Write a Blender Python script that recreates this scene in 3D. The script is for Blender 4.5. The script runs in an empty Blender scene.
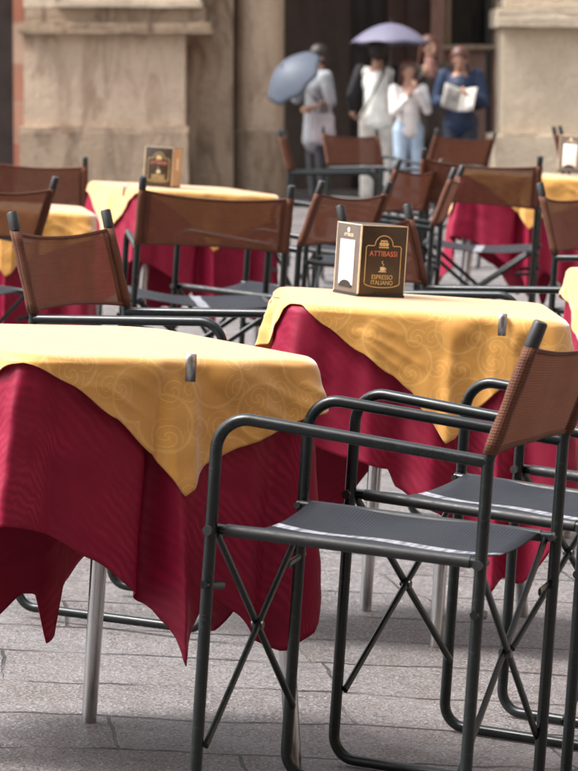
import bpy, bmesh, math, random
import numpy as np
from mathutils import Vector, Matrix
PI = math.pi
R = math.radians
random.seed(7)
S = bpy.context.scene
COL = S.collection

# ------------------------------------------------------------------ camera
FPX, CAMH, PITCH, ROLL = 3763.0, 1.297, 0.0856, 0.0661
cam = bpy.data.cameras.new('camera')
cam.sensor_fit = 'VERTICAL'
cam.sensor_height = 36.0
cam.sensor_width = 27.0
cam.lens = FPX / 771 * 36
cam.clip_start = 0.1
cam.clip_end = 400
cam.dof.use_dof = True
cam.dof.focus_distance = 7.35
cam.dof.aperture_fstop = 12.5
cam.dof.aperture_blades = 7
camo = bpy.data.objects.new('camera', cam)
COL.objects.link(camo)
camo.matrix_world = (Matrix.Translation((0, 0, CAMH)) @ Matrix.Rotation(PI / 2 - PITCH, 4, 'X')
                     @ Matrix.Rotation(ROLL, 4, 'Z'))
S.camera = camo

# ------------------------------------------------------------------ node helpers
class NT:
    def __init__(s, name):
        s.m = bpy.data.materials.new(name)
        s.m.use_nodes = True
        s.t = s.m.node_tree
        s.b = s.t.nodes['Principled BSDF']
        s.out = s.t.nodes['Material Output']
    def n(s, typ, ins=None, **kw):
        nd = s.t.nodes.new(typ)
        for k, v in kw.items():
            setattr(nd, k, v)
        for k, v in (ins or {}).items():
            s.set(nd.inputs[k], v)
        return nd
    def set(s, sock, v):
        if isinstance(v, bpy.types.NodeSocket):
            s.t.links.new(v, sock)
        else:
            sock.default_value = v
    def math(s, op, a, b=0.0, c=None):
        nd = s.n('ShaderNodeMath', {0: a, 1: b}, operation=op)
        if c is not None:
            s.set(nd.inputs[2], c)
        return nd.outputs[0]
    def noise(s, vec, scale, detail=3, rough=0.55, dist=0.0):
        return s.n('ShaderNodeTexNoise', {'Vector': vec, 'Scale': scale, 'Detail': detail, 'Roughness': rough, 'Distortion': dist}).outputs['Fac']
    def map(s, v, a, b, c=0.0, d=1.0):
        return s.n('ShaderNodeMapRange', {0: v, 1: a, 2: b, 3: c, 4: d}).outputs[0]
    def mix(s, f, a, b, typ='MIX'):
        nd = s.n('ShaderNodeMixRGB', {0: f, 1: a, 2: b}, blend_type=typ)
        return nd.outputs[0]
    def bump(s, h, strength=0.3, dist=0.01):
        return s.n('ShaderNodeBump', {'Height': h, 'Strength': strength, 'Distance': dist}).outputs[0]
    def coord(s, which='Object'):
        return s.n('ShaderNodeTexCoord').outputs[which]
    def mapping(s, vec, scale=(1, 1, 1), rot=(0, 0, 0), loc=(0, 0, 0)):
        return s.n('ShaderNodeMapping', {'Vector': vec, 'Location': loc, 'Rotation': rot, 'Scale': scale}).outputs[0]

def c4(c):
    return (c[0], c[1], c[2], 1.0)

def mat_paint(name, col, rough=0.4, metal=0.0, vary=0.25, scale=30, bump=0.05):
    k = NT(name)
    v = k.coord()
    n = k.noise(v, scale, 4, 0.6)
    n2 = k.noise(v, scale * 6, 2, 0.6)
    lo = tuple(x * (1 - vary) for x in col)
    hi = tuple(min(1, x * (1 + vary)) for x in col)
    k.set(k.b.inputs['Base Color'], k.mix(k.map(n, 0.3, 0.7), c4(lo), c4(hi)))
    k.set(k.b.inputs['Roughness'], k.map(n, 0.3, 0.7, rough * 0.8, min(1, rough * 1.25)))
    k.b.inputs['Metallic'].default_value = metal
    if bump:
        k.set(k.b.inputs['Normal'], k.bump(n2, bump, 0.003))
    return k.m

def mat_frame():
    k = NT('green_black_enamel')
    v = k.coord()
    n = k.noise(v, 18, 4, 0.6)
    sp = k.noise(v, 160, 3, 0.7)
    sc = k.noise(k.mapping(v, (40, 40, 220)), 1.0, 2, 0.5)
    base = k.mix(k.map(n, 0.3, 0.7), (0.0035, 0.0062, 0.0066, 1), (0.0065, 0.010, 0.0105, 1))
    chips = k.map(sp, 0.68, 0.74)
    base = k.mix(chips, base, (0.05, 0.048, 0.045, 1))
    base = k.mix(k.math('MULTIPLY', k.map(sc, 0.62, 0.72), 0.25), base, (0.06, 0.06, 0.06, 1))
    k.set(k.b.inputs['Base Color'], base)
    k.set(k.b.inputs['Roughness'], k.map(n, 0.3, 0.7, 0.24, 0.38))
    k.b.inputs['Specular IOR Level'].default_value = 0.38
    k.set(k.b.inputs['Normal'], k.bump(sp, 0.06, 0.002))
    return k.m

def mat_mesh_fabric(name, col, col2, pitch, alpha, sleeve=None, stripes=False, rough=0.6):
    """woven open mesh, UV in metres; alpha = share of light that passes straight through"""
    k = NT(name)
    uv = k.coord('UV')
    sep = k.n('ShaderNodeSeparateXYZ', {0: uv})
    u, v = sep.outputs[0], sep.outputs[1]
    su = k.math('ABSOLUTE', k.math('SINE', k.math('MULTIPLY', u, PI / pitch)))
    sv = k.math('ABSOLUTE', k.math('SINE', k.math('MULTIPLY', v, PI / pitch)))
    thread = k.math('MAXIMUM', su, sv)
    n = k.noise(uv, 14, 4, 0.6)
    n2 = k.noise(k.mapping(uv, (6, 160, 1)), 1, 2, 0.6)
    f = k.math('ADD', k.math('MULTIPLY', n, 0.6), k.math('MULTIPLY', n2, 0.4))
    c = k.mix(k.map(f, 0.3, 0.7), c4(col), c4(col2))
    c = k.mix(k.map(thread, 0.70, 1.0, 0.55, 0.0), c, c4(tuple(x * 0.25 for x in col)))
    if stripes:
        s1 = k.map(k.math('ABSOLUTE', k.math('SUBTRACT', v, stripes)), 0.016, 0.021, 1, 0)
        wear = k.map(k.noise(k.mapping(uv, (90, 12, 1)), 1, 2, 0.5), 0.35, 0.6, 0.35, 1.0)
        c = k.mix(k.math('MULTIPLY', s1, wear), c, (0.42, 0.43, 0.48, 1))
    k.set(k.b.inputs['Base Color'], c)
    k.b.inputs['Roughness'].default_value = rough
    k.b.inputs['Sheen Weight'].default_value = 0.03
    k.b.inputs['Specular IOR Level'].default_value = 0.22
    k.set(k.b.inputs['Normal'], k.bump(thread, 0.7, 0.002))
    tr = k.n('ShaderNodeBsdfTranslucent', {'Color': c})
    m1 = k.n('ShaderNodeMixShader', {0: 0.28, 1: k.b.outputs[0], 2: tr.outputs[0]})
    tp = k.n('ShaderNodeBsdfTransparent', {0: (1, 1, 1, 1)})
    m2 = k.n('ShaderNodeMixShader', {0: alpha, 1: m1.outputs[0], 2: tp.outputs[0]})
    k.t.links.new(m2.outputs[0], k.out.inputs[0])
    return k.m

def mat_damask():
    k = NT('gold_damask')
    uv = k.coord('UV')
    vor = k.n('ShaderNodeTexVoronoi', {'Vector': k.mapping(uv, (15, 15, 1)), 'Scale': 1.0, 'Randomness': 0.75}, voronoi_dimensions='2D')
    uvs = k.mapping(uv, (15, 15, 1))
    d = k.n('ShaderNodeVectorMath', {0: uvs, 1: vor.outputs['Position']}, operation='SUBTRACT')
    sp = k.n('ShaderNodeSeparateXYZ', {0: d.outputs[0]})
    ang = k.math('ARCTAN2', sp.outputs[1], sp.outputs[0])
    L = vor.outputs['Distance']
    s = k.math('SINE', k.math('ADD', ang, k.math('MULTIPLY', L, 17.0)))
    line = k.map(k.math('ABSOLUTE', s), 0.0, 0.42, 1.0, 0.0)
    edge = k.map(L, 0.36, 0.52, 1.0, 0.0)
    line = k.math('MULTIPLY', line, edge)
    vor2 = k.n('ShaderNodeTexVoronoi', {'Vector': k.mapping(uv, (8, 8, 1), (0, 0, 0.6)), 'Scale': 1.0, 'Randomness': 0.6}, voronoi_dimensions='2D')
    ring = k.map(k.math('ABSOLUTE', k.math('SUBTRACT', vor2.outputs['Distance'], 0.40)), 0.0, 0.035, 0.8, 0.0)
    line = k.math('MAXIMUM', line, ring)
    th = k.noise(k.mapping(uv, (400, 60, 1)), 1, 2, 0.6)
    n = k.noise(uv, 5, 3, 0.5)
    base = k.mix(k.map(n, 0.3, 0.7), (0.70, 0.325, 0.050, 1), (0.76, 0.380, 0.066, 1))
    base = k.mix(k.math('MULTIPLY', line, 0.6), base, (0.92, 0.60, 0.19, 1))
    base = k.mix(k.math('MULTIPLY', k.map(th, 0.4, 0.65), 0.12), base, (0.48, 0.22, 0.04, 1))
    k.set(k.b.inputs['Base Color'], base)
    k.set(k.b.inputs['Roughness'], k.math('SUBTRACT', 0.56, k.math('MULTIPLY', line, 0.16)))
    k.b.inputs['Coat Weight'].default_value = 0.35
    k.b.inputs['Coat Roughness'].default_value = 0.42
    k.b.inputs['Sheen Weight'].default_value = 0.85
    k.b.inputs['Sheen Roughness'].default_value = 0.5
    k.b.inputs['Sheen Tint'].default_value = (1.0, 0.98, 0.93, 1)
    k.set(k.b.inputs['Normal'], k.bump(k.math('ADD', th, k.math('MULTIPLY', line, 0.5)), 0.16, 0.001))
    tr = k.n('ShaderNodeBsdfTranslucent', {'Color': base})
    m1 = k.n('ShaderNodeMixShader', {0: 0.18, 1: k.b.outputs[0], 2: tr.outputs[0]})
    k.t.links.new(m1.outputs[0], k.out.inputs[0])
    return k.m

def mat_moire():
    k = NT('crimson_moire')
    uv = k.coord('UV')
    w = k.n('ShaderNodeTexWave', {'Vector': k.mapping(uv, (1.0, 1.0, 1), (0, 0, 0.0)), 'Scale': 27.0, 'Distortion': 8.0, 'Detail': 2.5, 'Detail Scale': 0.55, 'Detail Roughness': 0.6},
            wave_type='BANDS', bands_direction='DIAGONAL')
    wv = k.map(w.outputs['Fac'], 0.25, 0.8)
    msk = k.map(k.noise(uv, 7, 2, 0.5), 0.38, 0.62)
    rib = k.math('MULTIPLY', k.math('MULTIPLY', wv, msk), k.map(k.noise(uv, 26, 3, 0.6), 0.35, 0.6, 0.35, 0.9))
    th = k.noise(k.mapping(uv, (60, 500, 1)), 1, 2, 0.6)
    base = k.mix(rib, (0.235, 0.0045, 0.030, 1), (0.36, 0.010, 0.055, 1))
    base = k.mix(k.math('MULTIPLY', k.map(th, 0.4, 0.7), 0.2), base, (0.16, 0.003, 0.016, 1))
    k.set(k.b.inputs['Base Color'], base)
    k.set(k.b.inputs['Roughness'], k.math('SUBTRACT', 0.62, k.math('MULTIPLY', rib, 0.24)))
    k.b.inputs['Sheen Weight'].default_value = 0.10
    k.b.inputs['Sheen Roughness'].default_value = 0.35
    k.b.inputs['Sheen Tint'].default_value = (1.0, 0.12, 0.2, 1)
    k.b.inputs['Specular IOR Level'].default_value = 0.3
    k.set(k.b.inputs['Normal'], k.bump(k.math('ADD', k.math('MULTIPLY', th, 0.4), rib), 0.2, 0.0015))
    tr = k.n('ShaderNodeBsdfTranslucent', {'Color': (0.55, 0.012, 0.07, 1)})
    m1 = k.n('ShaderNodeMixShader', {0: 0.13, 1: k.b.outputs[0], 2: tr.outputs[0]})
    k.t.links.new(m1.outputs[0], k.out.inputs[0])
    return k.m

def mat_paving():
    k = NT('stone_paving')
    v = k.coord('Object')
    warp = k.n('ShaderNodeTexNoise', {'Vector': v, 'Scale': 1.6, 'Detail': 3.0})
    wsub = k.n('ShaderNodeVectorMath', {0: warp.outputs['Color'], 1: (0.5, 0.5, 0.5)}, operation='SUBTRACT')
    wsc = k.n('ShaderNodeVectorMath', {0: wsub.outputs[0], 1: (0.05, 0.22, 0.0)}, operation='MULTIPLY')
    warp2 = k.n('ShaderNodeTexNoise', {'Vector': v, 'Scale': 14.0, 'Detail': 3.0})
    w2s = k.n('ShaderNodeVectorMath', {0: warp2.outputs['Color'], 1: (0.5, 0.5, 0.5)}, operation='SUBTRACT')
    w2c = k.n('ShaderNodeVectorMath', {0: w2s.outputs[0], 1: (0.010, 0.036, 0.0)}, operation='MULTIPLY')
    vv = k.n('ShaderNodeVectorMath', {0: v, 1: wsc.outputs[0]}, operation='ADD')
    vv = k.n('ShaderNodeVectorMath', {0: vv.outputs[0], 1: w2c.outputs[0]}, operation='ADD')
    mp = k.mapping(k.mapping(vv.outputs[0], (1, 1, 1), (0, 0, R(-7)), (0.30, 0.12, 0)), (2, 1, 1))
    def brick(mort, smooth):
        return k.n('ShaderNodeTexBrick', {'Vector': mp, 'Scale': 1.0, 'Brick Width': 1.75, 'Row Height': 0.37, 'Mortar Size': mort, 'Mortar Smooth': smooth,
                   'Bias': 0.0, 'Color1': (0, 0, 0, 1), 'Color2': (1, 1, 1, 1), 'Mortar': (0.5, 0.5, 0.5, 1)}, offset=0.43, squash=0.8, squash_frequency=3)
    b1 = brick(0.0095, 0.35)
    tone = k.n('ShaderNodeSeparateColor', {0: b1.outputs['Color']}).outputs[0]
    mort = b1.outputs['Fac']
    lost = k.map(k.noise(v, 3.1, 2, 0.5), 0.40, 0.56)
    mort = k.math('MULTIPLY', mort, k.map(lost, 0, 1, 0.12, 1.0))
    big = k.noise(v, 0.9, 4, 0.6)
    mid = k.noise(v, 7, 5, 0.65)
    streak = k.noise(v, 38.0, 5, 0.7, 0.8)
    fine = k.noise(v, 130, 4, 0.7)
    grit = k.noise(v, 420, 2, 0.6)
    c = k.mix(k.map(tone, 0.1, 0.9), (0.085, 0.077, 0.075, 1), (0.175, 0.166, 0.166, 1))
    c = k.mix(k.map(big, 0.35, 0.65), c, (0.120, 0.092, 0.078, 1))
    c = k.mix(k.math('MULTIPLY', k.map(mid, 0.42, 0.62), 0.7), c, (0.19, 0.176, 0.176, 1))
    c = k.mix(k.math('MULTIPLY', k.map(streak, 0.48, 0.62), 0.7), c, (0.040, 0.032, 0.030, 1))
    c = k.mix(k.math('MULTIPLY', k.map(fine, 0.50, 0.60), 0.75), c, (0.38, 0.37, 0.375, 1))
    c = k.mix(k.math('MULTIPLY', k.map(grit, 0.55, 0.66), 0.6), c, (0.028, 0.024, 0.023, 1))
    c = k.mix(k.math('MULTIPLY', mort, 0.9), c, (0.008, 0.007, 0.006, 1))
    k.set(k.b.inputs['Base Color'], c)
    k.set(k.b.inputs['Roughness'], k.map(big, 0.40, 0.60, 0.20, 0.55))
    h = k.math('ADD', k.math('MULTIPLY', fine, 0.25), k.math('MULTIPLY', streak, 0.45))
    h = k.math('ADD', h, k.math('MULTIPLY', mid, 0.6))
    h = k.math('SUBTRACT', h, k.math('MULTIPLY', mort, 1.6))
    k.set(k.b.inputs['Normal'], k.bump(h, 1.0, 0.024))
    return k.m

def mat_stone(name, col, dark, stain=0.5, scale=2.2):
    k = NT(name)
    v = k.coord('Object')
    a = k.noise(v, scale, 5, 0.65, 0.6)
    b = k.noise(v, scale * 9, 5, 0.7)
    st = k.noise(k.mapping(v, (2.5, 2.5, 0.7)), 1.7, 4, 0.6, 1.2)
    pit = k.n('ShaderNodeTexVoronoi', {'Vector': v, 'Scale': 24.0}).outputs['Distance']
    c = k.mix(k.map(a, 0.33, 0.67), c4(col), c4(tuple(x * 1.18 for x in col)))
    c = k.mix(k.math('MULTIPLY', k.map(st, 0.48, 0.66), stain), c, c4(dark))
    c = k.mix(k.math('MULTIPLY', k.map(b, 0.52, 0.7), 0.45), c, c4(tuple(x * 0.6 for x in col)))
    k.set(k.b.inputs['Base Color'], c)
    k.b.inputs['Roughness'].default_value = 0.88
    h = k.math('ADD', k.math('MULTIPLY', b, 0.7), k.math('MULTIPLY', a, 0.9))
    k.set(k.b.inputs['Normal'], k.bump(k.math('ADD', h, k.math('MULTIPLY', pit, 0.2)), 0.8, 0.04))
    return k.m

def mat_brick():
    k = NT('brick_and_stone_quoins')
    v = k.coord('Object')
    mp = k.mapping(v, (1, 1, 1), (PI / 2, 0, 0))
    b = k.n('ShaderNodeTexBrick', {'Vector': mp, 'Scale': 1.0, 'Brick Width': 0.6, 'Row Height': 0.42, 'Mortar Size': 0.012,
            'Color1': (0.34, 0.115, 0.075, 1), 'Color2': (0.46, 0.33, 0.25, 1), 'Mortar': (0.35, 0.28, 0.22, 1)})
    n = k.noise(v, 12, 4, 0.6)
    k.set(k.b.inputs['Base Color'], k.mix(k.math('MULTIPLY', n, 0.4), b.outputs[0], (0.25, 0.16, 0.11, 1)))
    k.b.inputs['Roughness'].default_value = 0.9
    return k.m

M = {}
M['frame'] = mat_frame()
M['cap'] = mat_paint('black_plastic', (0.010, 0.010, 0.011), 0.5, 0, 0.3, 60)
M['bolt'] = mat_paint('dull_zinc', (0.10, 0.10, 0.10), 0.45, 0.6, 0.3, 80)
M['brown'] = mat_mesh_fabric('brown_mesh', (0.180, 0.065, 0.036), (0.240, 0.090, 0.054), 0.0048, 0.26)
M['brown_hem'] = mat_mesh_fabric('brown_mesh_double', (0.160, 0.062, 0.036), (0.230, 0.094, 0.060), 0.0052, 0.02)
M['seat'] = mat_mesh_fabric('grey_mesh', (0.018, 0.0200, 0.028), (0.034, 0.037, 0.048), 0.0062, 0.05, stripes=0.27, rough=0.45)
M['gold'] = mat_damask()
M['crimson'] = mat_moire()
M['paving'] = mat_paving()
M['chrome'] = mat_paint('brushed_steel', (0.46, 0.46, 0.47), 0.20, 1.0, 0.06, 25, 0.0)
M['clip'] = mat_paint('clip_steel', (0.42, 0.41, 0.40), 0.3, 1.0, 0.15, 60, 0.03)
M['rubber'] = mat_paint('black_rubber', (0.015, 0.015, 0.015), 0.7)
M['tabletop'] = mat_paint('grey_laminate', (0.25, 0.25, 0.25), 0.5)
M['box'] = mat_paint('dark_brown_card', (0.034, 0.021, 0.013), 0.32, 0, 0.2, 20)
M['box_side'] = mat_paint('grey_brown_card', (0.115, 0.09, 0.075), 0.35, 0, 0.15, 20)
M['tan'] = mat_paint('tan_card', (0.48, 0.30, 0.15), 0.45, 0, 0.15, 20)
M['goldline'] = mat_paint('gold_print', (0.62, 0.46, 0.22), 0.4, 0, 0.08, 60, 0)
M['cream'] = mat_paint('cream_print', (0.72, 0.62, 0.45), 0.5, 0, 0.08, 60, 0)
M['redprint'] = mat_paint('salmon_print', (0.62, 0.20, 0.13), 0.5, 0, 0.08, 60, 0)
M['white'] = mat_paint('white_paper', (0.62, 0.62, 0.60), 0.6, 0, 0.04, 20, 0)
M['news'] = mat_paint('newsprint', (0.40, 0.37, 0.33), 0.8, 0, 0.08, 12, 0)
M['ink'] = mat_paint('newspaper_ink', (0.12, 0.12, 0.13), 0.8, 0, 0.3, 40, 0)
M['greyprint'] = mat_paint('grey_print', (0.35, 0.36, 0.37), 0.6, 0, 0.04, 20, 0)
M['stone_a'] = mat_stone('pale_weathered_stone', (0.49, 0.375, 0.275), (0.30, 0.20, 0.135), 0.75)
M['stone_b'] = mat_stone('brown_weathered_stone', (0.35, 0.262, 0.185), (0.15, 0.10, 0.065), 0.8)
M['stone_c'] = mat_stone('cream_stone', (0.56, 0.465, 0.35), (0.48, 0.39, 0.29), 0.45)
M['stone_p'] = mat_stone('pinkish_stone', (0.42, 0.25, 0.20), (0.28, 0.16, 0.125), 0.5)
M['stone_d'] = mat_stone('shade_dark_plaster', (0.095, 0.070, 0.058), (0.055, 0.038, 0.03), 0.5)  # dark colour stands in for the shade inside the portico
M['brick'] = mat_brick()
M['darkwood'] = mat_paint('door_wood_and_shade', (0.020, 0.013, 0.010), 0.5, 0, 0.4, 4)  # door wood; its near-black also serves as painted shade in the left doorway
M['brownwood'] = mat_paint('brown_door_wood', (0.065, 0.030, 0.020), 0.5, 0, 0.4, 4)
M['glass'] = mat_paint('dark_window_glass', (0.010, 0.012, 0.010), 0.12, 0, 0.2, 3)
M['ironwork'] = mat_paint('dark_iron', (0.02, 0.022, 0.02), 0.5)

# ------------------------------------------------------------------ mesh helpers
class MB:
    def __init__(s):
        s.v = []; s.f = []; s.uv = None; s.fm = []
        s.smooth = True
    def add(s, vs, fs, mi=0):
        o = len(s.v)
        s.v.extend([tuple(p) for p in vs])
        s.f.extend([tuple(i + o for i in f) for f in fs])
        s.fm.extend([mi] * len(fs))
        return s
    def box(s, c, d, rot=None, bev=0.0, mi=0):
        bm = bmesh.new()
        bmesh.ops.create_cube(bm, size=1.0)
        bmesh.ops.scale(bm, vec=d, verts=bm.verts)
        if bev > 0:
            bmesh.ops.bevel(bm, geom=list(bm.edges), offset=bev, segments=2, profile=0.5, affect='EDGES')
        m = Matrix.Translation(c) @ (rot.to_4x4() if rot else Matrix())
        bm.transform(m)
        bm.verts.index_update()
        s.add([v.co[:] for v in bm.verts], [[v.index for v in f.verts] for f in bm.faces], mi)
        bm.free()
        return s
    def tube(s, pts, r, n=14, caps=True, mi=0, flat=None):
        P = [Vector(p) for p in pts]
        rr = r if isinstance(r, (list, tuple)) else [r] * len(P)
        T = []
        for i in range(len(P)):
            a = P[max(0, i - 1)]; b = P[min(len(P) - 1, i + 1)]
            T.append((b - a).normalized())
        up = Vector((0, 0, 1)) if abs(T[0].z) < 0.9 else Vector((1, 0, 0))
        nrm = (up - T[0] * up.dot(T[0])).normalized()
        vs = []
        for i, p in enumerate(P):
            nrm = (nrm - T[i] * nrm.dot(T[i])).normalized()
            bi = T[i].cross(nrm)
            for k in range(n):
                a = 2 * PI * k / n
                ca, sa = math.cos(a), math.sin(a)
                if flat:
                    sa *= flat
                vs.append(p + (nrm * ca + bi * sa) * rr[i])
        fs = []
        for i in range(len(P) - 1):
            for k in range(n):
                fs.append((i * n + k, i * n + (k + 1) % n, (i + 1) * n + (k + 1) % n, (i + 1) * n + k))
        if caps:
            fs.append(tuple(range(n))[::-1])
            fs.append(tuple((len(P) - 1) * n + k for k in range(n)))
        return s.add(vs, fs, mi)
    def capsule(s, a, b, ra, rb, n=16, h=5):
        a = Vector(a); b = Vector(b)
        d = (b - a)
        L = d.length
        t = d / L if L > 1e-6 else Vector((0, 0, 1))
        pts = []; rr = []
        for i in range(h + 1):
            th = PI / 2 * i / h
            pts.append(a - t * ra * math.cos(th)); rr.append(max(1e-4, ra * math.sin(th)))
        for i in range(h + 1):
            th = PI / 2 * i / h
            pts.append(b + t * rb * math.sin(th)); rr.append(max(1e-4, rb * math.cos(th)))
        if L < 1e-6:
            pts.pop(h); rr.pop(h)
        # straight frame
        up = Vector((0, 0, 1)) if abs(t.z) < 0.9 else Vector((1, 0, 0))
        nrm = (up - t * up.dot(t)).normalized(); bi = t.cross(nrm)
        vs = []
        for p, r in zip(pts, rr):
            for k in range(n):
                an = 2 * PI * k / n
                vs.append(p + (nrm * math.cos(an) + bi * math.sin(an)) * r)
        fs = []
        for i in range(len(pts) - 1):
            for k in range(n):
                fs.append((i * n + k, i * n + (k + 1) % n, (i + 1) * n + (k + 1) % n, (i + 1) * n + k))
        fs.append(tuple(range(n))[::-1]); fs.append(tuple((len(pts) - 1) * n + k for k in range(n)))
        return s.add(vs, fs)
    def ell(s, c, r, n=20, m=12, rot=None):
        vs = []; fs = []
        for i in range(m + 1):
            th = PI * i / m
            for k in range(n):
                a = 2 * PI * k / n
                p = Vector((r[0] * math.sin(th) * math.cos(a), r[1] * math.sin(th) * math.sin(a), r[2] * math.cos(th)))
                if rot: p = rot @ p
                vs.append(p + Vector(c))
        for i in range(m):
            for k in range(n):
                fs.append((i * n + k, (i + 1) * n + k, (i + 1) * n + (k + 1) % n, i * n + (k + 1) % n))
        return s.add(vs, fs)
    def build(s, name, mat, parent=None, smooth=None, angle=40):
        me = bpy.data.meshes.new(name)
        me.from_pydata(s.v, [], s.f)
        bm = bmesh.new(); bm.from_mesh(me)
        bmesh.ops.remove_doubles(bm, verts=bm.verts, dist=1e-6)
        bmesh.ops.recalc_face_normals(bm, faces=bm.faces)
        bm.to_mesh(me); bm.free()
        for m in (mat if isinstance(mat, (list, tuple)) else [mat]):
            me.materials.append(m)
        if isinstance(mat, (list, tuple)) and len(me.polygons) == len(s.fm):
            me.polygons.foreach_set('material_index', s.fm)
        me.polygons.foreach_set('use_smooth', [True] * len(me.polygons))
        try:
            me.set_sharp_from_angle(angle=R(angle))
        except Exception:
            pass
        o = bpy.data.objects.new(name, me)
        COL.objects.link(o)
        if parent: o.parent = parent
        return o

def smooth_path(corners, rad, seg=8):
    """polyline with rounded corners"""
    P = [Vector(p) for p in corners]
    out = [P[0]]
    for i in range(1, len(P) - 1):
        a = (P[i - 1] - P[i]).normalized(); b = (P[i + 1] - P[i]).normalized()
        r = rad[i - 1] if isinstance(rad, (list, tuple)) else rad
        ang = a.angle(b)
        t = r / math.tan(ang / 2) if ang < PI - 0.01 else 0
        if t < 1e-4:
            out.append(P[i]); continue
        p0 = P[i] + a * t; p1 = P[i] + b * t
        bis = (a + b).normalized(); c = P[i] + bis * (r / math.sin(ang / 2))
        va = p0 - c; vb = p1 - c
        tot = va.angle(vb)
        for k in range(seg + 1):
            f = k / seg
            v = (va * math.sin((1 - f) * tot) + vb * math.sin(f * tot)) / math.sin(tot)
            out.append(c + v)
    out.append(P[-1])
    return out

def grid_mesh(name, pts, nu, nv, uvs, mat, parent=None, thick=0.0, sub=0):
    """pts row-major (nv rows of nu)"""
    fs = [(j * nu + i, j * nu + i + 1, (j + 1) * nu + i + 1, (j + 1) * nu + i) for j in range(nv - 1) for i in range(nu - 1)]
    me = bpy.data.meshes.new(name)
    me.from_pydata([tuple(p) for p in pts], [], fs)
    ul = me.uv_layers.new(name='UVMap')
    for poly in me.polygons:
        for li in poly.loop_indices:
            ul.data[li].uv = uvs[me.loops[li].vertex_index]
    me.materials.append(mat)
    me.polygons.foreach_set('use_smooth', [True] * len(me.polygons))
    o = bpy.data.objects.new(name, me)
    COL.objects.link(o)
    if parent: o.parent = parent
    if thick:
        m = o.modifiers.new('solid', 'SOLIDIFY'); m.thickness = thick; m.offset = 0
    if sub:
        m = o.modifiers.new('sub', 'SUBSURF'); m.levels = sub; m.render_levels = sub
    return o

def thing(name, label, cat, loc=(0, 0, 0), rz=0.0, group=None):
    o = bpy.data.objects.new(name, None)
    COL.objects.link(o)
    o.empty_display_size = 0.1
    o.location = loc; o.rotation_euler = (0, 0, rz)
    return tag(o, label, cat, group)

def tag(o, label, cat, group=None):
    o['label'] = label; o['category'] = cat
    if group: o['group'] = group
    return o

def copy_tree(o, parent=None):
    c = o.copy(); COL.objects.link(c)
    c.parent = parent
    for ch in list(o.children):
        copy_tree(ch, c)
    return c

# ------------------------------------------------------------------ the ground
def sst(a, b, x):
    t = min(1, max(0, (x - a) / (b - a)))
    return t * t * (3 - 2 * t)
def gz(x, y):
    """the square twists very gently: level near the cafe, tipping as it runs to the portico"""
    near = sst(8.6, 15.5, y)
    far = sst(19, 36, y)
    xc = max(-14, min(14, x))
    slope = 0.075 * (1 - far) + 0.066 * far
    return near * (slope * xc + 0.015 * (1 - far)) - 0.17 * far

xs = [-60, -40, -25, -14, -9, -6] + [x * 0.5 for x in range(-9, 10)] + [6, 9, 14, 25, 40, 60]
ys = [-30, -10, 0, 2, 3, 4] + [5 + k * 0.5 for k in range(0, 64)] + [38, 40, 44, 50, 60, 80]
verts = [(x, y, gz(x, y)) for y in ys for x in xs]
ground = grid_mesh('ground', verts, len(xs), len(ys), [(v[0], v[1]) for v in verts], M['paving'])
ground['kind'] = 'structure'

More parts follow.
